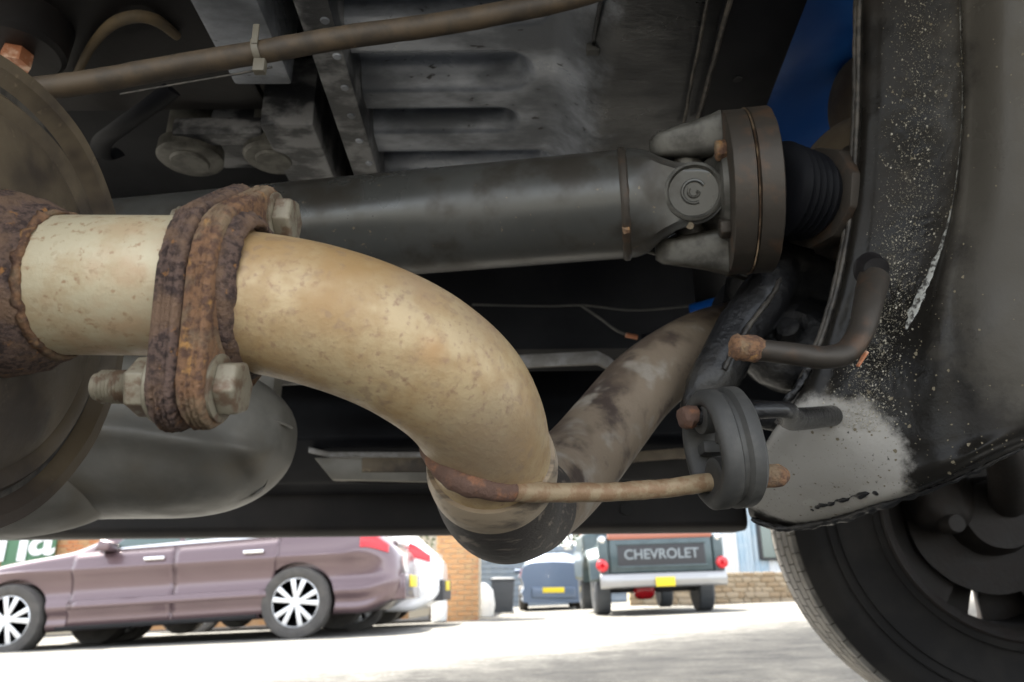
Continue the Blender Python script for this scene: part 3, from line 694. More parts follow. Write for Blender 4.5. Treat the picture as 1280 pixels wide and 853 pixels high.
# ================================================================== RUBBER HANGER
hang = thing('rubber_hanger', P(905, 637, .40), 'oval grey black rubber exhaust hanger holding the rusty rod', 'exhaust hanger')
hc = P(882, 562, .4035)
hx = (P(960, 556, .409) - P(850, 566, .400)).normalized()
hu = Vector((0, .10, 1)); hu = (hu - hx * hu.dot(hx)).normalized(); hs = hx.cross(hu).normalized()
def loop(mb, th0, th1, a_out, b_out, a_in, b_in, n=64, groove=True):
    prof = []
    # cross-section rings around the loop
    rs = []
    for k in range(n):
        an = 2 * PI * k / n; c, s = math.cos(an), math.sin(an)
        def pt(a, b, h):
            e = 2.3; cc = math.copysign(abs(c) ** (2 / e), c); ss = math.copysign(abs(s) ** (2 / e), s)
            return hc + hx * h + hu * ss * b + hs * cc * a
        m = (th0 + th1) / 2
        sec = [pt(a_in, b_in, th0 + .002), pt(a_in + .002, b_in + .002, th0), pt(a_out - .003, b_out - .003, th0), pt(a_out, b_out, th0 + .003),
               pt(a_out, b_out, m - .003), pt(a_out - .0022, b_out - .0022, m - .0012), pt(a_out - .0022, b_out - .0022, m + .0012), pt(a_out + .0005, b_out + .0005, m + .003), pt(a_out + .0005, b_out + .0005, th1 - .003),
               pt(a_out - .003, b_out - .003, th1), pt(a_in + .002, b_in + .002, th1), pt(a_in, b_in, th1 - .002)]
        rs.append(sec)
    mb.rings(rs, close=True)
mb = MB(); loop(mb, -.002, .0225, .0275, .0325, .0195, .0235); mb.build('rubber_loop', 'rubber', hang, smooth=50)
for (dz, r) in ((.0195, .0105), (-.0165, .0115)):
    c = hc + hu * dz
    mb = MB(); mb.lathe([(.001, .004), (0, r - .002), (.001, r), (.019, r), (.020, r - .002), (.020, .004)], c, hx, 36); mb.build('rubber_boss', 'rubber', hang, smooth=50)
for sg in (-1, 1):
    mb = MB(); c = hc + hx * .01 + hs * sg * .012 + hu * .003
    mb.box(c - Vector((.007, .007, .0035)), c + Vector((.007, .007, .0035))); mb.build('rubber_web', 'rubber', hang, bevel=.002)
# upper peg through the rubber, from the frame
peg = thing('hanger_peg', P(960, 520, .41), 'short rusty ended steel peg through the top of the rubber hanger', 'hanger peg')
pc = hc + hu * .0190
MB().tube([pc - hx * .006, pc + hx * .05, P(990, 524, .50), P(1040, 520, .56)], [.0048, .0048, .008, .008], 18).build('peg_rod', 'black_gloss', peg)
mb = MB(); mb.lathe([(0, .0035), (.0012, .0058), (.005, .0066), (.009, .0052)], pc - hx * .0105, hx, 20, jag=.0018, jf=300); mb.build('peg_end', 'rust_dark', peg, smooth=50)

# ================================================================== BIG CHASSIS RAIL on the right
rail = thing('chassis_rail', P(1130, 650, .60), 'large curved black chassis rail with speckled chips sweeping down the right', 'chassis rail')
# columns: return edge, seam, inner face..., ridge, outer
ctl = [
 [(1082, -90, .66), (1079, -90, .600), (1103, -90, .575), (1150, -90, .560), (1196, -90, .545), (1212, -90, .530), (1300, -90, .500), (1480, -90, .54)],
 [(1080, 30, .67),  (1075, 30, .600), (1100, 30, .578), (1150, 30, .564), (1198, 30, .548), (1210, 30, .532), (1300, 30, .500), (1480, 30, .54)],
 [(1078, 140, .67), (1073, 140, .600), (1098, 140, .578), (1150, 140, .566), (1199, 140, .550), (1213, 140, .532), (1300, 140, .500), (1480, 140, .54)],
 [(1072, 250, .67), (1066, 250, .598), (1092, 250, .578), (1140, 250, .566), (1188, 250, .548), (1206, 250, .530), (1300, 250, .498), (1480, 250, .54)],
 [(1060, 340, .67), (1052, 340, .594), (1080, 340, .575), (1125, 340, .562), (1166, 340, .546), (1192, 340, .526), (1300, 340, .496), (1480, 340, .54)],
 [(1038, 420, .67), (1030, 420, .590), (1058, 420, .572), (1105, 420, .556), (1146, 420, .540), (1185, 420, .520), (1300, 420, .492), (1480, 420, .54)],
 [(1012, 490, .67), (1000, 488, .590), (1035, 492, .566), (1085, 500, .548), (1135, 500, .534), (1190, 498, .514), (1310, 480, .490), (1480, 470, .54)],
 [(985, 535, .68), (972, 530, .590), (1010, 540, .572), (1065, 560, .552), (1125, 560, .532), (1195, 550, .508), (1310, 520, .490), (1480, 500, .55)],
 [(955, 600, .69), (940, 590, .625), (978, 608, .610), (1040, 610, .578), (1105, 602, .545), (1180, 585, .510), (1290, 540, .494), (1480, 500, .56)],
 [(948, 650, .69), (936, 640, .668), (975, 656, .655), (1040, 648, .612), (1100, 630, .565), (1170, 606, .530), (1280, 557, .505), (1480, 490, .58)],
 [(960, 655, .72), (952, 656, .700), (985, 657, .695), (1045, 648, .67), (1105, 630, .63), (1175, 606, .60), (1285, 556, .59), (1480, 480, .62)],
]
ctrl = [[P(*q) for q in r] for r in ctl]
def rdisp(q, u, v):
    d = -ray(1100, 400).normalized()
    k = noise.noise(q * 14) * .0022 + noise.noise(q * 45) * .0007
    band = math.exp(-((u - .44) / .14) ** 2) * (1 if v < .6 else math.exp(-((v - .6) / .07) ** 2))
    k += band * (noise.noise(q * 300) * .0004 + noise.noise(q * 60) * .0006)
    return d * k
rows = patch_grid(ctrl, 300, 330, rdisp)
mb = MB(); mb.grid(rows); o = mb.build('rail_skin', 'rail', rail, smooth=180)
nu_, nv_ = 300, 330
# light chips and a painted highlight strip along the ridge
def surf(u, v):
    a, b = v * nv_, u * nu_; i, j = int(a), int(b); return rows[i][j].lerp(rows[i][min(j + 1, nu_)], b - j).lerp(rows[min(i + 1, nv_)][j], a - i)
tc_ = MB(); tw = -ray(1140, 250).normalized()
for k in range(9000):
    v = random.random() ** .8 * .66; cu_ = .425 + .012 * math.sin(v * 9); u = random.gauss(cu_, .06)
    if not .27 < u < .60: continue
    q = surf(u, v) + tw * .0005; e1 = (surf(u, min(v + .01, 1)) - surf(u, v)).normalized(); e2 = e1.cross(tw).normalized()
    a = random.uniform(-.9, .9); f_ = e1 * math.cos(a) + e2 * math.sin(a); g_ = e2 * math.cos(a) - e1 * math.sin(a)
    ll = min(random.expovariate(1 / .00019) + .00013, .0012); ww = ll * random.uniform(.35, .9)
    tc_.add([q - f_ * ll, q - g_ * ww * .7 - f_ * ll * .4, q - g_ * ww + f_ * ll * .2 + tw * .0002, q + f_ * ll, q + g_ * ww * .6 + tw * .0004], [(0, 1, 2, 3, 4)])
stuff(tc_.build('paint_chips', 'chip', rail, smooth=0))
tc_ = MB()
for k in range(520):
    v = random.random() * .95; u = random.uniform(.3, .93); q = surf(u, v) + tw * .0003; ll = min(random.expovariate(1 / .0004) + .0002, .002); a0 = random.random() * 6
    e1 = (surf(u, min(v + .01, 1)) - surf(u, v)).normalized(); e2 = e1.cross(tw).normalized()
    tc_.add([q + (e1 * math.cos(a0 + i * 1.26) + e2 * math.sin(a0 + i * 1.26)) * ll * random.uniform(.5, 1.1) for i in range(5)], [(0, 1, 2, 3, 4)])
stuff(tc_.build('dried_grit', 'grit', rail, smooth=0))
tp = MB(); L1, L2 = [], []
for k in range(150):
    v = .02 + .47 * k / 149; w_ = .005 + .026 * max(0, (v - .30) / .19) ** .8 * min(1, (.49 - v) / .03 + .05); cu_ = .575 + .02 * math.sin(v * 7) - .05 * max(0, (v - .36)) / .13
    a, b = cu_ - w_ * (1 + .5 * noise.noise(Vector((v * 90, 0, 0)))), cu_ + w_ * .6 * (1 + .5 * noise.noise(Vector((v * 90, 5, 0))))
    L1.append([surf(a + (b - a) * t / 6, v) + tw * (.0006 if 0 < t < 6 else .0001) for t in range(7)])
tp.grid(L1); tp.build('ridge_highlight', 'ridge_glint', rail, smooth=180)
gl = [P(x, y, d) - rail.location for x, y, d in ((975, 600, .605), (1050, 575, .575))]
grime_and_light(M['rail'], [(P(1330, y, .50) - rail.location, .070) for y in (-20, 120, 260, 400)], (.075, .068, .057), 30)
grime_and_light(M['rail'], [(gl[0], .062), (gl[1], .055)], (.38, .362, .33), 60, specks=True)  # pale nose patch paints in the sheen of bright ground
# seam bead down the left edge (folded double lip)
seam = [P(q[1][0] - 1, q[1][1], q[1][2] - .003) for q in ctl[:8]]
MB().tube(seam, .0024, 10, sub=10, jag=.0007).build('seam_bead', 'bead', rail, smooth=60)
seam = [P(q[1][0] - 5, q[1][1], q[1][2] + .002) for q in ctl[:8]]
MB().tube(seam, .0024, 10, sub=10, jag=.0009).build('seam_bead', 'bead', rail, smooth=60)
# lower folded edge
low = [P(x, y, d) for x, y, d in ((940, 648, .67), (975, 660, .655), (1040, 652, .612), (1100, 633, .566), (1150, 617, .542), (1200, 598, .525), (1290, 556, .512), (1400, 520, .53))]
MB().tube(low, [.003, .0045, .004, .004, .003, .002, .002, .002], 10, sub=14, jag=.0022, flat=.7).build('folded_edge', 'black_gloss', rail, smooth=60)
mb = MB(); low2 = [P(x, y, d) for x, y, d in ((985, 642, .640), (1040, 628, .590), (1085, 617, .560), (1120, 612, .546))]
MB().tube(low2, [.0005, .0016, .0018, .0005], 8, sub=20, jag=.004).build('sealer_line', 'black_gloss', rail, smooth=60)
low3 = [P(x, y, d) for x, y, d in ((978, 508, .588), (1000, 480, .585), (1022, 440, .588))]
MB().tube(low3, .0028, 8, sub=20, jag=.0025).build('weld_bead', 'black_gloss', rail, smooth=60)

# boss with cap on the rail and the stub pipe coming off it
stub = thing('breather_stub', P(1000, 450, .50), 'short bent brown steel stub with rusty capped end below the joint', 'stub pipe')
MB().tube([P(940, 437, .478), P(985, 442, .480), P(1030, 447, .484), P(1058, 440, .490), P(1076, 415, .500), P(1084, 385, .512), P(1092, 350, .535)],
          [.0072, .0073, .0075, .0080, .0085, .0095, .011], 28, sub=7, jag=.0004).build('stub_tube', 'flange_disc', stub, smooth=60)
mb = MB(); ad = (P(985, 442, .480) - P(930, 436, .478)).normalized()
mb.lathe([(0, .004), (.001, .0072), (.004, .0085), (.006, .0078), (.010, .0088), (.016, .0088), (.019, .0078), (.021, .0070)], P(913, 433, .4775), ad, 28, jag=.0010, jf=260); mb.build('stub_cap', 'rust_orange', stub, smooth=60)
mb = MB(); mb.lathe([(0, 0), (0, .0085), (.002, .0095), (.012, .0100), (.014, .012)], P(1096, 337, .530), (.1, 1, .5), 28, jag=.0008); mb.build('boss_cap', 'sill', stub, smooth=50)
MB().tube([P(1072, 458, .500), P(1083, 440, .503)], [.0012, .0018], 6, spline=False).build('rust_streak', 'copper', stub)

# ================================================================== HOSE with cable tie
hose = thing('brake_hose', G(322, 68, .62), 'long brown dusty hose crossing overhead above the silencer', 'hose')
hp = [P(-120, 128, .50), P(20, 114, .50), P(110, 103, .50), (P(215, 84, .505)), P(322, 66, .51), P(430, 47, .515), P(540, 32, .52), P(640, 14, .53), P(735, -8, .54), P(900, -60, .56)]
MB().tube(hp, .0078, 24, sub=8, jag=.0004).build('hose_tube', 'hose', hose, smooth=60)
tie = MB(); hd = (hp[5] - hp[3]).normalized()
tie.lathe([(-.0022, .0083), (-.0022, .0095), (.0022, .0095), (.0022, .0083)], hp[4], hd, 28, close=True); to = tie.build('cable_tie', 'tie', hose)
q = P(325, 82, .499)
MB().box(q - Vector((.0040, .003, .006)), q + Vector((.0040, .003, .004))).build('tie_head', 'tie', to, bevel=.001)
q = P(319, 46, .503); MB().box(q - Vector((.0022, .001, .006)), q + Vector((.0022, .001, .010))).build('tie_tail', 'tie', to, bevel=.0006)
wire = MB().tube([P(150, 118, .56), P(230, 104, .56), P(300, 92, .56), P(340, 84, .56)], .0009, 6).build('thin_wire', 'bead', None)
tag(wire, 'thin grey wire strung just below the brown dusty hose', 'wire')

# ================================================================== FAR-SIDE ROAD WHEEL
wc = P(1258, 640, 1.27)
wheel = thing('road_wheel', Vector((wc.x, wc.y, gz(wc.x, wc.y))), 'large black road wheel of the near vehicle, inner face, lower right', 'wheel')
AX = Vector((0, 1, 0)); AX = (AX + Vector((.16, 0, 0))).normalized()
Rw = .362
prof = [(0, .204), (.004, .215), (.012, .240), (.008, .275), (.002, .300), (-.002, .318), (0, .330), (.004, .339), (.010, .354)]
mb = MB(); mb.lathe([(.02, .200)] + prof + [(.235, .354), (.24, .300), (.225, .204)], wc + AX * -.02, AX, 160, close=True); mb.build('tyre', 'tyre', wheel, smooth=35)
for k, (r0, r1, h) in enumerate(((.300, .3035, .0015), (.284, .286, .006), (.222, .2245, .0035))):
    mb = MB(); mb.lathe([(h - .003, r0), (h - .006, (r0 + r1) / 2), (h - .003, r1)], wc + AX * -.02, AX, 128, close=True); mb.build('sidewall_ring', 'tyre', wheel, smooth=60)
# tread blocks
mb = MB(); u_, v_ = orth(AX); NB = 72
for row, (h0, h1) in enumerate(((.006, .05), (.056, .1), (.106, .15), (.156, .2), (.205, .232))):
    for k in range(NB):
        a0 = 2 * PI * (k + .03 + .45 * (row % 2)) / NB; a1 = 2 * PI * (k + .97 + .45 * (row % 2)) / NB
        vs = []
        for (hh, rr) in ((h0, .343 if row else .328), (h0 + (.012 if row == 0 else 0), Rw), (h1, Rw if row < 4 else .352), (h1, .343)):
            for a in (a0, (a0 + a1) / 2 + .004, a1): vs.append(wc + AX * (hh - .02) + (u_ * math.cos(a) + v_ * math.sin(a)) * rr)
        fs = [(0, 3, 4, 1), (1, 4, 5, 2), (3, 6, 7, 4), (4, 7, 8, 5), (6, 9, 10, 7), (7, 10, 11, 8), (0, 9, 6, 3), (2, 5, 8, 11), (0, 1, 10, 9), (1, 2, 11, 10)]
        mb.add(vs, fs)
o = mb.build('tread_blocks', 'tread', wheel, smooth=0); stuff(o)
mb = MB(); mb.lathe([(.0, .2035), (-.004, .207), (.0, .2105), (.006, .206), (.02, .196), (.05, .190), (.19, .188), (.215, .198), (.222, .207), (.225, .200), (.2, .182), (.05, .184), (.01, .192)], wc + AX * -.02, AX, 128, close=True)
rim = mb.build('rim', 'hub', wheel, smooth=60)
nsp = 6
gd = (P(1228, 742, 1.35) - (wc + AX * .16)); A0_ = math.atan2(gd.dot(v_), gd.dot(u_))
mb = MB(); prm = []
for k in range(25):
    a = A0_ + math.radians(24 + 312 * k / 24); er = u_ * math.cos(a) + v_ * math.sin(a)
    prm.append([wc + AX * .105 + er * .12, wc + AX * .105 + er * .182, wc + AX * .108 + er * .182, wc + AX * .108 + er * .12])
mb.rings(prm); mb.build('brake_shield', 'hub', wheel, smooth=60)
for k in range(nsp):
    a = A0_ + 2 * PI * (k + .5) / nsp; mb = MB()
    er = (u_ * math.cos(a) + v_ * math.sin(a)); et = AX.cross(er)
    rs = []
    for (r, hw, h) in ((.05, .035, .15), (.10, .055, .155), (.15, .074, .165), (.190, .094, .175)):
        p = wc + er * r + AX * h; rs.append([p - et * hw, p - et * hw + AX * .03, p + et * hw + AX * .03, p + et * hw])
    mb.rings(rs); mb.build('spoke', 'hub', rim, bevel=.006)
mb = MB(); mb.lathe([(.02, .03), (.02, .06), (.05, .068), (.08, .07), (.085, .135), (.098, .135), (.10, .07), (.15, .06)], wc, AX, 64, jag=.002, jf=40); mb.build('brake_disc', 'hub', wheel)
rs_ = superell(wc + Vector((-.085, .05, .03)), .05, .06, .06, 2.6, n=36, m=20, disp=lambda q: Vector(noise.noise_vector(q * 25)) * .01); MB().rings(rs_).build('brake_caliper', 'hub', wheel, smooth=60)
MB().tube([wc + Vector((-.25, -.35, .16)), wc + Vector((-.08, -.15, .08)), wc + Vector((.02, .02, .02))], .03, 20).build('axle_tube', 'hub', wheel)
mb = MB(); mb.lathe([(0, .006), (0, .014), (.01, .016), (.03, .016)], wc + Vector((-.10, -.02, -.02)), (0, 1, 0), 24); mb.build('caliper_bush', 'hub', wheel)
# wheel arch liner behind
rows = []
for i in range(13):
    a = math.radians(20 + 125 * i / 12); rows.append([Vector((wc.x + .46 * math.cos(a), y, wc.z + .03 + .46 * math.sin(a))) for y in (1.10, 1.35, 1.58)])
MB().grid(rows).build('wheel_arch', 'black', under, smooth=180, solid=.003)

# ================================================================== BACKGROUND VEHICLES
def car_surface(L, Wd, H, keys):
    """keys: list of (x, [ (w,z) * rows ]) -> function S(x, row) with smooth interpolation along x."""
    xs_ = [k[0] for k in keys]; n = len(keys[0][1])
    def S(x, t, off=0.):
        x = max(xs_[0], min(xs_[-1], x)); i = 0
        while i < len(xs_) - 2 and x > xs_[i + 1]: i += 1
        u = (x - xs_[i]) / (xs_[i + 1] - xs_[i])
        t = max(0, min(n - 1.0001, t)); j = int(t); v = t - j
        def row(a):
            r = keys[a][1]; p = [Vector((q[0], q[1], 0)) for q in (r[max(j - 1, 0)], r[j], r[j + 1], r[min(j + 2, n - 1)])]
            return cr(p[0], p[1], p[2], p[3], v)
        a = [row(max(i - 1, 0)), row(i), row(i + 1), row(min(i + 2, len(xs_) - 1))]
        q = cr(a[0], a[1], a[2], a[3], u)
        return Vector((x, -(q.x) - off, q.y))
    return S
def car_wheel(mb_parent, x, y, r, side, kind='alloy', n=5, name='wheel'):
    c = Vector((x, y, r)); base = wloc(mb_parent); sg = side
    t = MB(); t.lathe([(0, r * .68), (-.01, r * .72), (-.018, r * .85), (-.008, r * .96), (.02, r), (.17, r), (.2, r * .93), (.2, r * .6)], base + c, (0, -sg, 0) if 0 else (0, sg, 0), 48)
    tyre = t.build('tyre', 'car_tyre', mb_parent, smooth=40)
    t = MB(); t.lathe([(.0, r * .69), (-.008, r * .66), (.01, r * .62), (.08, r * .60), (.09, .02)], base + c, (0, sg, 0), 40); t.build('rim', 'alloy', tyre)
    t = MB(); t.lathe([(.05, r * .60), (.055, r * .60), (.056, 0.01)], base + c, (0, sg, 0), 40); t.build('brake_disc', 'dark_trim', tyre)
    for k in range(n):
        a = 2 * PI * (k + .15) / n
        for da in (-.17, .17):
            t = MB(); e0 = Vector((math.cos(a + da * .4), 0, math.sin(a + da * .4))); e1 = Vector((math.cos(a + da * 1.5), 0, math.sin(a + da * 1.5)))
            p0, p1 = base + c + e0 * r * .1, base + c + e1 * r * .655
            tt = (e1).cross(Vector((0, 1, 0))).normalized(); w0, w1 = r * .05, r * .075
            f = Vector((0, sg, 0))
            t.rings([[p0 - tt * w0 + f * -.004, p0 + tt * w0 + f * -.004, p0 + tt * w0 + f * .03, p0 - tt * w0 + f * .03], [p1 - tt * w1 + f * -.006, p1 + tt * w1 + f * -.006, p1 + tt * w1 + f * .02, p1 - tt * w1 + f * .02]])
            t.build('spoke', 'alloy', tyre, bevel=.004)
    t = MB(); t.lathe([(-.012, .0), (-.012, r * .13), (.0, r * .17), (.02, r * .17)], base + c, (0, sg, 0), 20); t.build('hub_cap', 'alloy', tyre)
    return tyre

def sedan(name, origin, label, paint, L=4.6, Wd=1.84, H=1.46, wb=(.86, 3.63), r=.335, tilt=0., rz=0., hatch=False):
    car = thing(name, (0, 0, 0), label, 'car')
    w = Wd / 2
    def col(k, sill=.22, belt=.93, roof=None, wr=.70, sh=.80, pin=1.0):
        rf = roof if roof else belt + .04
        return [(0.0, .20), (w * k * .80, .20), (w * k * .955, .235), (w * k * .955, .33), (w * k * .995, .43), (w * k * .935, .53), (w * k * .95, .66), (w * k * 1.0, .76), (w * k * .985, sh), (w * k * .93, belt), (w * k * wr, rf), (0, rf + .03)]
    keys = [(0.0, [(0, .28), (w * .45, .28), (w * .60, .30), (w * .64, .36), (w * .66, .45), (w * .66, .52), (w * .65, .57), (w * .62, .62), (w * .58, .66), (w * .5, .69), (w * .3, .71), (0, .72)]),
            (.22, [(0, .22), (w * .7, .22), (w * .84, .25), (w * .87, .34), (w * .89, .45), (w * .88, .55), (w * .87, .62), (w * .84, .68), (w * .80, .73), (w * .7, .77), (w * .4, .80), (0, .81)]),
            (.7, col(.97, belt=.84, roof=.88, sh=.78)), (1.35, col(1, belt=.91, roof=.96, sh=.80)), (1.75, col(1, belt=.94, roof=1.12, wr=.78)),
            (2.35, col(1, belt=.955, roof=H - .05, wr=.66)), (3.0, col(1, belt=.97, roof=H, wr=.65)), (3.6, col(1, belt=.985, roof=H - .06, wr=.64)),
            (4.0, col(.985, belt=1.0, roof=(H - .2 if hatch else 1.15), wr=.68)), (4.28, col(.93, belt=1.0, roof=1.08, wr=.66, sh=.86)),
            (L - .08, [(0, .30), (w * .66, .30), (w * .76, .33), (w * .79, .40), (w * .80, .48), (w * .79, .55), (w * .78, .63), (w * .76, .71), (w * .73, .78), (w * .67, .84), (w * .5, .875), (0, .89)]),
            (L, [(0, .34), (w * .5, .34), (w * .62, .37), (w * .66, .44), (w * .67, .50), (w * .66, .54), (w * .65, .60), (w * .62, .66), (w * .58, .71), (w * .5, .75), (w * .3, .78), (0, .79)])]
    S = car_surface(L, Wd, H, keys)
    nT = 44; rs = []
    xs_ = [L * i / 90 for i in range(91)]
    for x in xs_:
        half = [S(x, 11 * j / nT) for j in range(nT + 1)]
        other = [Vector((p.x, -p.y, p.z)) for p in half[-2:0:-1]]
        rs.append(half + other)
    mb = MB(); mb.rings(rs)
    # wheel arches: cut with a boolean
    body = mb.build('body', paint, car, smooth=35)
    cut = MB()
    for wx in wb:
        for sy in (-1, 1):
            cut.lathe([(0, r * 1.12), (.34, r * 1.12)], (wx, sy * (w + .1), r), (0, -sy, 0), 48)
    co = cut.build('arch_cutter', 'dark_trim', car)
    bo = body.modifiers.new('b', 'BOOLEAN'); bo.object = co; bo.operation = 'DIFFERENCE'; bo.solver = 'EXACT'
    bpy.context.view_layer.update()
    dg = bpy.context.evaluated_depsgraph_get(); nm = bpy.data.meshes.new_from_object(body.evaluated_get(dg))
    body.modifiers.clear(); body.data = nm
    for p in nm.polygons: p.use_smooth = True
    nm.set_sharp_from_angle(angle=math.radians(35))
    bpy.data.objects.remove(co)
    def patch(nm_, mt, x0, x1, t0, t1, off=.005, nx=22, nt_=14, sides=(-1, 1), th=.004, parent=car, slant0=0., slant1=0.):
        out = []
        for sd_ in sides:
            g = []
            for i in range(nt_ + 1):
                t = t0 + (t1 - t0) * i / nt_; f = i / nt_; row = []
                for j in range(nx + 1):
                    a, b = x0 + slant0 * f, x1 + slant1 * f
                    p = S(a + (b - a) * j / nx, t, off); p.y *= -sd_; row.append(Vector((p.x, p.y, p.z)))
                g.append(row)
            m_ = MB(); m_.grid(g); out.append(m_.build(nm_, mt, parent, smooth=60, solid=th))
        return out
    # doors, windows, trim
    d1 = patch('door', paint, 1.42, 2.42, 2.2, 8.92, slant0=.02, sides=(1, -1))
    d2 = patch('door', paint, 2.435, 3.36, 2.2, 8.92, slant1=.10, sides=(1, -1))
    patch('side_window', 'glass', 1.72, 2.44, 9.06, 9.93, .004, slant0=.42)
    patch('side_window', 'glass', 2.49, 3.36, 9.06, 9.93, .004)
    patch('rear_quarter_window', 'glass', 3.42, 4.0, 9.10, 9.85, .004, slant1=-.30)
    patch('window_trim', 'chrome', 1.66, 4.05, 8.97, 9.05, .009)
    patch('sill_trim', 'dark_trim', 1.32, 3.25, 1.4, 2.15, .006)
    for dd, hx_ in ((d1, 2.25), (d2, 3.22)):
        for sd_, dr in zip((1, -1), dd):
            p = S(hx_, 8.3, .03); p.y *= -sd_
            m_ = MB(); m_.box((p.x - .11, p.y - .012, p.z - .016), (p.x + .09, p.y + .012, p.z + .016)); m_.build('handle', 'chrome', dr, bevel=.008)
    for sd_ in (1, -1):
        p = S(1.78, 9.05, .10); p.y *= -sd_
        m_ = MB(); m_.rings([[Vector((p.x + dx, p.y + dy * 1., p.z + dz)) for dx, dz in ((-.09, -.02), (.05, -.03), (.07, .05), (-.04, .08))] for dy in (-.09, .09)])
        m_.build('door_mirror', paint, car, bevel=.02, seg=3)
    patch('crease_strip', paint, 1.45, 3.35, 3.7, 4.5, .012, slant1=.0)
    # lamps & bumper
    patch('tail_light', 'red_lens', L - .36, L - .10, 7.6, 8.9, .006)
    patch('headlight', 'chrome', .10, .50, 6.6, 8.2, .006)
    m_ = MB(); m_.box((L - .10, -.45, .845), (L - .05, .45, .885)); m_.build('boot_lip', paint, car, bevel=.008)
    m_ = MB(); m_.rings([[Vector((L - .25 + a, s_ * w * .86 * (1 - .25 * (a > .2)), z)) for s_ in (-1, 1) for z in ((.3, .55) if s_ > 0 else (.55, .3))] for a in (0, .26, .30)]); m_.build('rear_bumper', paint if paint != 'white_paint' else 'dark_trim', car, bevel=.03, seg=3)
    m_ = MB(); m_.box((L + .045, -.26, .42), (L + .062, .26, .54)); m_.build('number_plate', 'yellow', car, bevel=.003)
    for wx in wb:
        car_wheel(car, wx, -w + .01, r, 1); car_wheel(car, wx, w - .01, r, -1)
    car.location = origin; car.rotation_euler = (0, tilt, rz)
    return car

# the yard slopes: tilt the cars with it
TL = -math.atan(.0321)
def place(x0_, y0_): return Vector((x0_, y0_, gz(x0_, y0_)))
pr_ = W(368, 798, 7.55)             # contact of the rear wheel
car1 = sedan('parked_saloon', place(pr_.x - 3.63, 7.55 + .92), 'mauve metallic saloon with bright alloys parked side on at left', 'mauve', tilt=TL - math.radians(1.0))
car1.location.z = W(12, 821, 7.5).z - .86 * 0.05 - .02
car2 = sedan('parked_hatchback', place(-4.5 - 1.02, 10.3), 'white car with red tail lights parked behind the mauve saloon', 'white_paint', H=1.5, hatch=True, tilt=TL)
car3 = sedan('parked_estate', place(-4.9 - .9, 13.2), 'silver car mostly hidden behind the white car', 'silver', H=1.5, hatch=True, tilt=TL)

# slate blue small car seen from behind
car4 = sedan('parked_supermini', place(.92, 15.6 + .1), 'slate blue small car seen from behind in front of the grey boards', 'navy', L=4.2, Wd=1.62, H=1.35, wb=(.8, 3.3), r=.30, hatch=True)
car4.rotation_euler = (0, 0, -PI / 2 ); car4.location = Vector((W(692, 765, 19).x, 23.0, gz(1, 20)))

# ================================================================== PICKUP seen from behind
pk = thing('pickup_truck', (0, 0, 0), 'old dark slate and orange pickup seen from behind with white bumper', 'pickup truck')
def pb(nm_, m_, a, b, bv=.01, par=pk, seg=2):
    t = MB(); t.box(a, b); return t.build(nm_, m_, par, bevel=bv, seg=seg)
# local frame: x across (0 centre), y forward from the tail, z up from ground
pb('cargo_bed', 'slate', (-.72, .03, .52), (.72, 2.1, 1.02), .02)
tg = pb('tailgate', 'slate', (-.70, -.02, .56), (.70, .03, 1.00), .008)
pb('tailgate_panel', 'dark_trim', (-.60, -.035, .64), (.60, -.018, .93), .004, tg)
for z in (.635, .935): pb('tailgate_rib', 'slate', (-.62, -.045, z - .012), (.62, -.02, z + .012), .005, tg)
pb('tailgate_cap', 'orange_paint', (-.72, -.03, 1.0), (.72, .05, 1.09), .015)
for s_ in (-1, 1):
    pb('bed_post', 'slate', (s_ * .79 - .07, -.01, .50), (s_ * .79 + .07, .12, 1.04), .03, seg=3)
    t = MB(); ringp = []
    for k in range(9):
        a = PI * k / 8; ringp.append([Vector((s_ * .74, 1.0 - .62 * math.cos(a), .52 + .45 * math.sin(a) ** .7)), Vector((s_ * .95, 1.0 - .60 * math.cos(a), .48 + .43 * math.sin(a) ** .7)), Vector((s_ * .96, 1.0 - .56 * math.cos(a), .46 + .38 * math.sin(a) ** .7)), Vector((s_ * .74, 1.0 - .56 * math.cos(a), .46 + .38 * math.sin(a) ** .7))])
    t.rings(ringp); t.build('wheel_arch', 'slate', pk, smooth=50)
    t = MB(); t.lathe([(0, .0), (-.035, .03), (-.03, .075), (0, .085)], (s_ * .82, -.03, .66), (0, 1, 0), 24); t.build('tail_light', 'red_lens', pk)
    t = MB(); t.lathe([(-.02, .02), (0, .06), (.01, .06)], (s_ * .80, .0, 1.0), (0, 1, 0), 20); t.build('post_cap', 'chrome', pk)
    pb('mirror_arm', 'chrome', (s_ * 1.0 - .02, 2.9, 1.15), (s_ * 1.0 + .02, 2.94, 1.3), .004)
    pb('door_mirror', 'chrome', (s_ * 1.06 - .09, 2.88, 1.02), (s_ * 1.06 + .09, 2.94, 1.18), .03)
    for wy in (1.0, 3.75):
        t = MB(); rr = .345; xo = s_ * (.86 if wy < 2 else .82)
        t.lathe([(0, rr * .55), (-.01, rr * .8), (.0, rr * .95), (.02, rr), (.20, rr), (.22, rr * .95), (.22, rr * .5)], (xo, wy, rr), (-s_, 0, 0), 40); ty = t.build('tyre', 'bin', pk)
        t = MB(); t.lathe([(.0, rr * .55), (.04, rr * .5), (.03, .05), (0.0, .04), (-.01, 0)], (xo, wy, rr), (-s_, 0, 0), 30); t.build('rim', 'chrome', ty)
t = MB(); rs_ = []
for k in range(13):
    x = -.86 + 1.72 * k / 12; y = -.16 + .10 * (x / .86) ** 4; rs_.append([Vector((x, y + .05, .36)), Vector((x, y, .38)), Vector((x, y - .02, .46)), Vector((x, y, .535)), Vector((x, y + .05, .55)), Vector((x, y + .06, .45))])
t.rings(rs_); t.build('rear_bumper', 'cream_bumper', pk, bevel=.008)
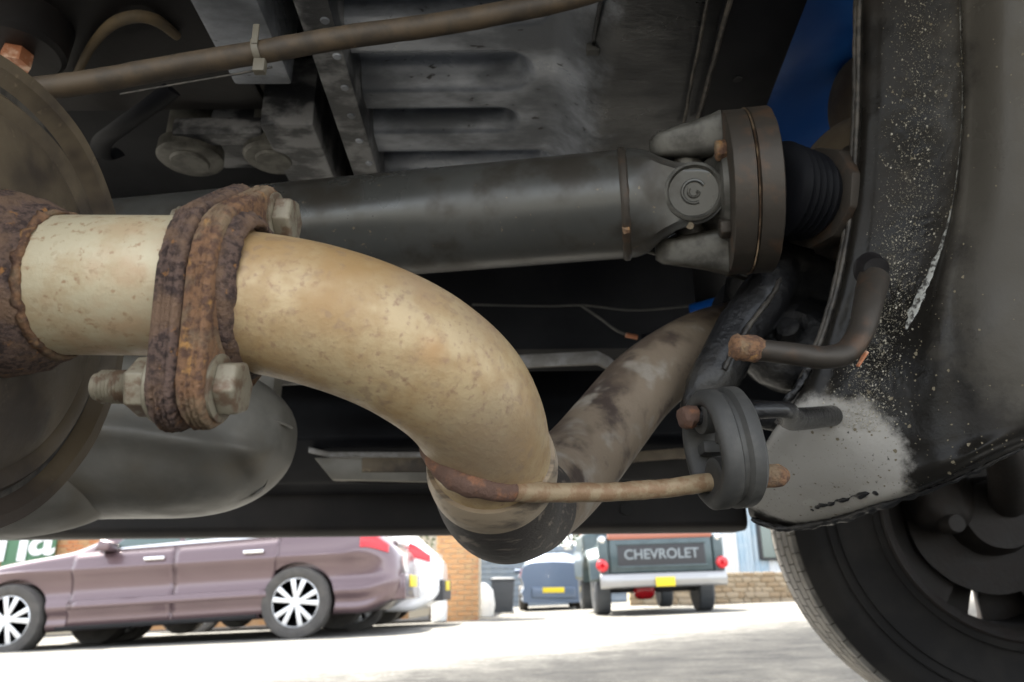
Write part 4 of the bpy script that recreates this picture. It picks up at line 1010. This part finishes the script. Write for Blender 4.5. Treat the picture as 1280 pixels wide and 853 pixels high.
npl = pb('number_plate', 'yellow', (-.14, -.215, .37), (.12, -.195, .49), .004)
t = MB(); t.rings(superell(Vector((-.12, .95, .33)), .17, .15, .14, 2.0, n=30, m=16)); t.build('differential', 'red_lens', pk)
t = MB(); t.tube([(-.75, 1.0, .34), (.75, 1.0, .34)], .05, 16, spline=False); t.build('rear_axle', 'dark_trim', pk)
pb('chassis_frame', 'dark_trim', (-.45, .1, .42), (.45, 4.2, .54), .01)
pb('fuel_tank', 'dark_trim', (-.62, .25, .40), (-.2, .7, .53), .02)
pb('cab', 'slate', (-.88, 2.15, .50), (.88, 3.6, 1.25), .08, seg=4)
t = MB(); t.rings([[Vector((x * k, 2.25 + dy, z)) for x, dy in ((-.82, 0), (.82, 0), (.82, 1.2), (-.82, 1.2))] for z, k in ((1.24, 1), (1.7, .88))]); cbt = t.build('cab_roof', 'orange_paint', pk, bevel=.05, seg=3)
pb('rear_window', 'glass', (-.6, 2.235, 1.30), (.6, 2.26, 1.58), .01)
pb('bonnet', 'slate', (-.84, 3.55, .52), (.84, 4.75, 1.08), .1, seg=4)
def text(body, size, m_, mtx, ext=.004, name='lettering', parent=None, label=None):
    cu = bpy.data.curves.new(name, 'FONT'); cu.body = body; cu.size = size; cu.extrude = ext; cu.align_x = 'CENTER'; cu.align_y = 'CENTER'; cu.offset = size * .012
    ob = bpy.data.objects.new(name, cu); COL.objects.link(ob); bpy.context.view_layer.update()
    me = bpy.data.meshes.new_from_object(ob.evaluated_get(bpy.context.evaluated_depsgraph_get())); bpy.data.objects.remove(ob)
    me.transform(mtx); me.materials.clear(); me.materials.append(M[m_])
    o = bpy.data.objects.new(name, me); COL.objects.link(o); o.parent = parent
    return o
FR = Matrix.Rotation(PI / 2, 4, 'X')
text('CHEVROLET', .185, 'letter_grey', Matrix.Translation((0, -.040, .79)) @ Matrix.Diagonal((1.0, 1, 1, 1)) @ FR, parent=tg)
pp = W(818, 765, 11.5)
pk.location = Vector((pp.x, 10.6, gz(pp.x, 11.6))); pk.rotation_euler = (0, math.radians(-1.2), 0)

# ================================================================== BUILDINGS
def brick_wall(root, x0, x1, Y, z0, z1, mats, bw=.215, bh=.065, j=.012, cap=300, flip=1):
    """recessed mortar sheet + individual bricks"""
    meshes = []
    for mm in mats:
        t = MB(); t.box((0, 0, 0), (bw, .03, bh)); me_o = t.build('brick', mm, root, bevel=.004, smooth=0, seg=1, base=(0, 0, 0)); meshes.append(me_o.data); bpy.data.objects.remove(me_o)
    rows_ = int((z1 - z0) / (bh + j)); n = 0; rest = []
    for r_ in range(rows_ - 1, -1, -1):
        x = x0 - (.11 if r_ % 2 else 0)
        while x < x1 - .02:
            w_ = bw
            if x < x0: w_ = bw - (x0 - x); xx = x0
            else: xx = x
            w_ = min(w_, x1 - xx)
            if w_ > .03:
                if n < cap:
                    o = bpy.data.objects.new('brick', random.choice(meshes)); COL.objects.link(o); o.parent = root
                    o.location = Vector((xx, Y - .012 + random.uniform(-.003, .003), z0 + r_ * (bh + j) + j)) - wloc(root); o.scale.x = w_ / bw
                    n += 1
                else: rest.append((xx, w_, z0 + r_ * (bh + j) + j))
            x += bw + j
    if rest:
        t = MB()
        for xx, w_, z in rest: t.box((xx, Y - .012, z), (xx + w_, Y + .02, z + bh))
        stuff(t.build('brickwork', mats[0], root, smooth=0))
# brick pillar / wall end in the middle
pa, pb_ = W(544, 775, 12.0), W(598, 775, 12.0)
zb = gz(-.9, 12) - .02
bp_ = thing('brick_pier', Vector(((pa.x + pb_.x) / 2, 12.3, zb)), 'sunlit orange brick pier between the white car and the grey boards', 'brick pier')
t = MB(); t.box((pa.x, 12.005, zb), (pb_.x, 12.9, 2.6)); t.build('pier_core', 'mortar', bp_)
brick_wall(bp_, pa.x - .002, pb_.x + .002, 12.0, zb, 1.65, ['brick', 'brick2', 'brick'], cap=290)
# red brick building at the left with the sign
zb2 = gz(-9, 14)
bl = thing('brick_building', Vector((-11, 16.6, zb2)), 'orange brick building behind the mauve saloon at far left', 'building')
t = MB(); t.box((-22, 16.305, zb2 - .3), (-2.2, 24, 5)); t.build('wall', 'mortar', bl)
bx0, bx1 = W(-10, 690, 16.3).x, W(125, 690, 16.3).x
brick_wall(bl, bx0, bx1, 16.3, zb2 + .2, 2.4, ['brick_red', 'brick', 'brick_red'], cap=295)
t = MB(); t.box((bx1, 16.29, zb2), (-2.2, 16.31, 4.0)); stuff(t.build('brickwork', 'brick', bl))
t = MB(); t.box((-9.6, 16.20, .2), (-6.4, 16.285, 2.6)); 
sg_ = thing('shop_sign', Vector((-10.4, 16.2, .6)), 'green sign board with large white letters on the brick building', 'sign')
s0_, s1_ = W(4, 690, 16.15), W(68, 690, 16.15)
t = MB(); t.box((s0_.x, 16.14, W(30, 725, 16.15).z), (s1_.x, 16.2, W(30, 640, 16.15).z)); t.build('sign_board', 'sign_green', sg_, bevel=.01)
hh_ = (W(30, 668, 16.1).z - W(30, 703, 16.1).z)
def stext(ch, px, py, size):
    p = W(px, py, 16.12); o = text(ch, size, 'sign_white', Matrix.Translation(p - wloc(sg_)) @ FR, ext=.01, parent=sg_); o.data.name = 'lettering'; return o
stext('n', 18, 672, 1.55); stext('a', 55, 668, 1.35)
# grey blue weatherboarded building behind the small car
YB = 25.5
ba0, ba1 = W(585, 700, YB).x, W(735, 700, YB).x + 3.2; zg = gz(.5, 20) - .02
bb = thing('boarded_building', Vector(((ba0 + ba1) / 2, YB, zg)), 'grey blue weatherboarded outbuilding behind the small slate blue car', 'building')
z = zg; top = W(660, 684, YB).z
t = MB(); t.box((ba0, YB + .05, zg), (ba1, YB + 3, top - .02)); t.build('wall', 'board_blue', bb)
while z < top:
    t = MB(); t.prism([(ba0, YB - .01, z), (ba0, YB + .05, z), (ba0, YB + .05, z + .17), (ba0, YB + .03, z + .17)], (ba1 - ba0, 0, 0)); t.build('board', 'board_blue', bb); z += .172
# pale corrugated building and rubble wall at the right
c0, c1 = W(885, 700, 18).x, W(1010, 700, 18).x + 1.0; zc = gz(5, 18)
cb = thing('corrugated_shed', Vector(((c0 + c1) / 2, 18.2, zc)), 'pale blue and white sheet clad shed behind the stone wall at right', 'building')
x = c0 - 1.0; k = 0
while x < c1:
    wd_ = .34; t = MB(); prof_ = []
    nseg = 6
    pr2 = [(x + wd_ * i / nseg, 18.1 + (.03 if i % 2 else 0)) for i in range(nseg + 1)]
    t.add([(a, b, zc) for a, b in pr2] + [(a, b, 3.4) for a, b in pr2], [(i, i + 1, nseg + 2 + i, nseg + 1 + i) for i in range(nseg)])
    t.build('cladding_sheet', 'sheet_blue' if k % 3 != 1 else 'sheet_white', cb, smooth=0, solid=.004); x += wd_ + .01; k += 1
t = MB(); t.box((c0 - 1, 18.15, zc), (c1 + .3, 22, 3.35)); t.build('frame', 'sheet_white', cb)
wx_ = W(968, 685, 18.0).x; t = MB(); t.box((wx_ - .35, 18.0, W(968, 700, 18).z), (wx_ + .35, 18.09, W(968, 668, 18).z + .6)); wn = t.build('window', 'dark_trim', cb, bevel=.01)
t = MB(); t.box((wx_ - .28, 17.99, W(968, 697, 18).z), (wx_ + .28, 18.005, W(968, 668, 18).z + .5)); t.build('pane', 'glass', wn)
# rubble wall: individual stones
rw0, rw1 = W(893, 740, 16.6).x - 1.8, W(1004, 740, 16.6).x + 1.2
rz0, rz1 = gz(5, 16.6) - .03, W(940, 717, 16.6).z
rw = thing('rubble_wall', Vector(((rw0 + rw1) / 2, 16.8, rz0)), 'low buff rubble stone wall in front of the pale blue shed', 'stone wall')
t = MB(); t.box((rw0, 16.64, rz0), (rw1, 17.0, rz1 - .02)); t.build('wall_core', 'mortar', rw)
sm = []
for k in range(6):
    t = MB(); t.box((-.5, -.5, -.5), (.5, .5, .5)); t.v = [v + Vector(noise.noise_vector(v * 3 + Vector((k * 7, 0, 0)))) * .16 for v in t.v]
    o = t.build('stone', 'stone' if k % 2 else 'stone2', rw, bevel=.10, smooth=60, seg=1, base=(0, 0, 0)); sm.append(o.data); bpy.data.objects.remove(o)
z = rz0; n = 0
while z < rz1 - .02:
    h_ = random.uniform(.09, .14); x = rw0
    while x < rw1 and n < 300:
        w_ = random.uniform(.14, .32); o = bpy.data.objects.new('stone', random.choice(sm)); COL.objects.link(o); o.parent = rw
        o.location = Vector((x + w_ / 2, 16.66, z + h_ / 2)) - wloc(rw); o.scale = (w_ * .95, .12, h_ * .95); x += w_; n += 1
    z += h_
# wheelie bin, white sheet, white jug by the brick pier
def bin_at(px, py, Y, label, m_='bin', w_=.5, h_=.75, name='wheelie_bin'):
    p = W(px, py, Y); g = gz(p.x, Y); r_ = thing(name, Vector((p.x, Y, g)), label, 'bin')
    t = MB(); t.rings([[Vector((p.x + sx * w_ / 2 * k, Y + sy * w_ / 2 * k, g + zz)) for sx, sy in ((-1, -1), (1, -1), (1, 1), (-1, 1))] for zz, k in ((.03, .82), (h_ * .9, 1))]); t.build('bin_body', m_, r_, bevel=.02)
    t = MB(); t.rings([[Vector((p.x + sx * w_ / 2 * k, Y + sy * w_ / 2 * k, g + zz)) for sx, sy in ((-1, -1), (1, -1), (1, 1), (-1, 1))] for zz, k in ((h_ * .9, 1.06), (h_ * .96, 1.06), (h_, .8))]); t.build('lid', m_, r_, bevel=.01)
    for s_ in (-1, 1):
        t = MB(); t.lathe([(-.02, .02), (-.02, .07), (.02, .07), (.02, .02)], (p.x + s_ * w_ * .42, Y - .1, g + .07), (1, 0, 0), 20); t.build('wheel', 'alloy', r_)
    return r_
bin_at(629, 767, 17, 'dark grey wheelie bin standing left of the slate blue car')
wj = MB(); pj = W(604, 768, 14); wj.lathe([(0, .12), (.02, .17), (.22, .20), (.46, .17), (.56, .08), (.60, .0)], (pj.x, 14, gz(pj.x, 14)), (0, 0, 1), 24, jag=.02, jf=5)
tag(wj.build('rubble_sack', 'white_plastic'), 'white rubble sack leaning by the right edge of the brick pier', 'sack')
wj = MB(); pj = W(549, 762, 11.6); wj.lathe([(0, .08), (.02, .11), (.22, .12), (.36, .10), (.40, .05), (.42, .0)], (pj.x, 11.6, gz(pj.x, 11.6)), (0, 0, 1), 24, jag=.02, jf=5)
tag(wj.build('white_tub', 'white_plastic'), 'small white tub at the foot of the brick pier', 'tub')

# trees behind
def leaf_tree(px, Y, zc_, rad, label, n=7500, leaf=.14, trunk=True):
    p = W(px, 680, Y); g = gz(min(p.x, 12), 20)
    r_ = thing('broadleaf_tree', Vector((p.x, Y, g)), label, 'tree')
    if trunk: MB().tube([(p.x, Y, g), (p.x + .1, Y, zc_ * .5), (p.x, Y, zc_)], [.16, .12, .05], 10).build('trunk', 'bark', r_)
    t = MB()
    cl_ = [Vector((random.gauss(0, rad * .5), random.gauss(0, rad * .4), random.gauss(0, rad * .42))) for _ in range(22)]
    for k in range(n):
        c = random.choice(cl_); q = Vector((p.x, Y, zc_)) + c + Vector((random.gauss(0, .28), random.gauss(0, .28), random.gauss(0, .24))) * rad * .6
        a = Vector((random.gauss(0, 1), random.gauss(0, 1), random.gauss(0, 1))).normalized(); b = orth(a)[0]; L_ = leaf * random.uniform(.6, 1.3)
        t.add([q, q + b * L_ * .5 + a * L_ * .3, q + b * L_, q + b * L_ * .5 - a * L_ * .3], [(0, 1, 2, 3)])
    t.build('crown', 'leaf', r_, smooth=0); return r_
leaf_tree(612, 29.5, 2.2, 2.1, 'bright green leafy tree behind the boards nearest the brick pier')
leaf_tree(712, 29.8, 2.5, 2.2, 'bright green leafy tree above the boards behind the slate blue car')
leaf_tree(548, 14.6, 1.9, .8, 'bright green bush right of the white car against the brick pier', n=1800, leaf=.08)
# a fringe of building/trees all round for reflections and side views
leaf_tree(-300, 30, 4, 3.5, 'tall leafy tree beyond the brick building off to the left', n=3000, leaf=.2)
leaf_tree(1500, 30, 4, 3.5, 'tall leafy tree beyond the pale shed off to the right', n=3000, leaf=.2)
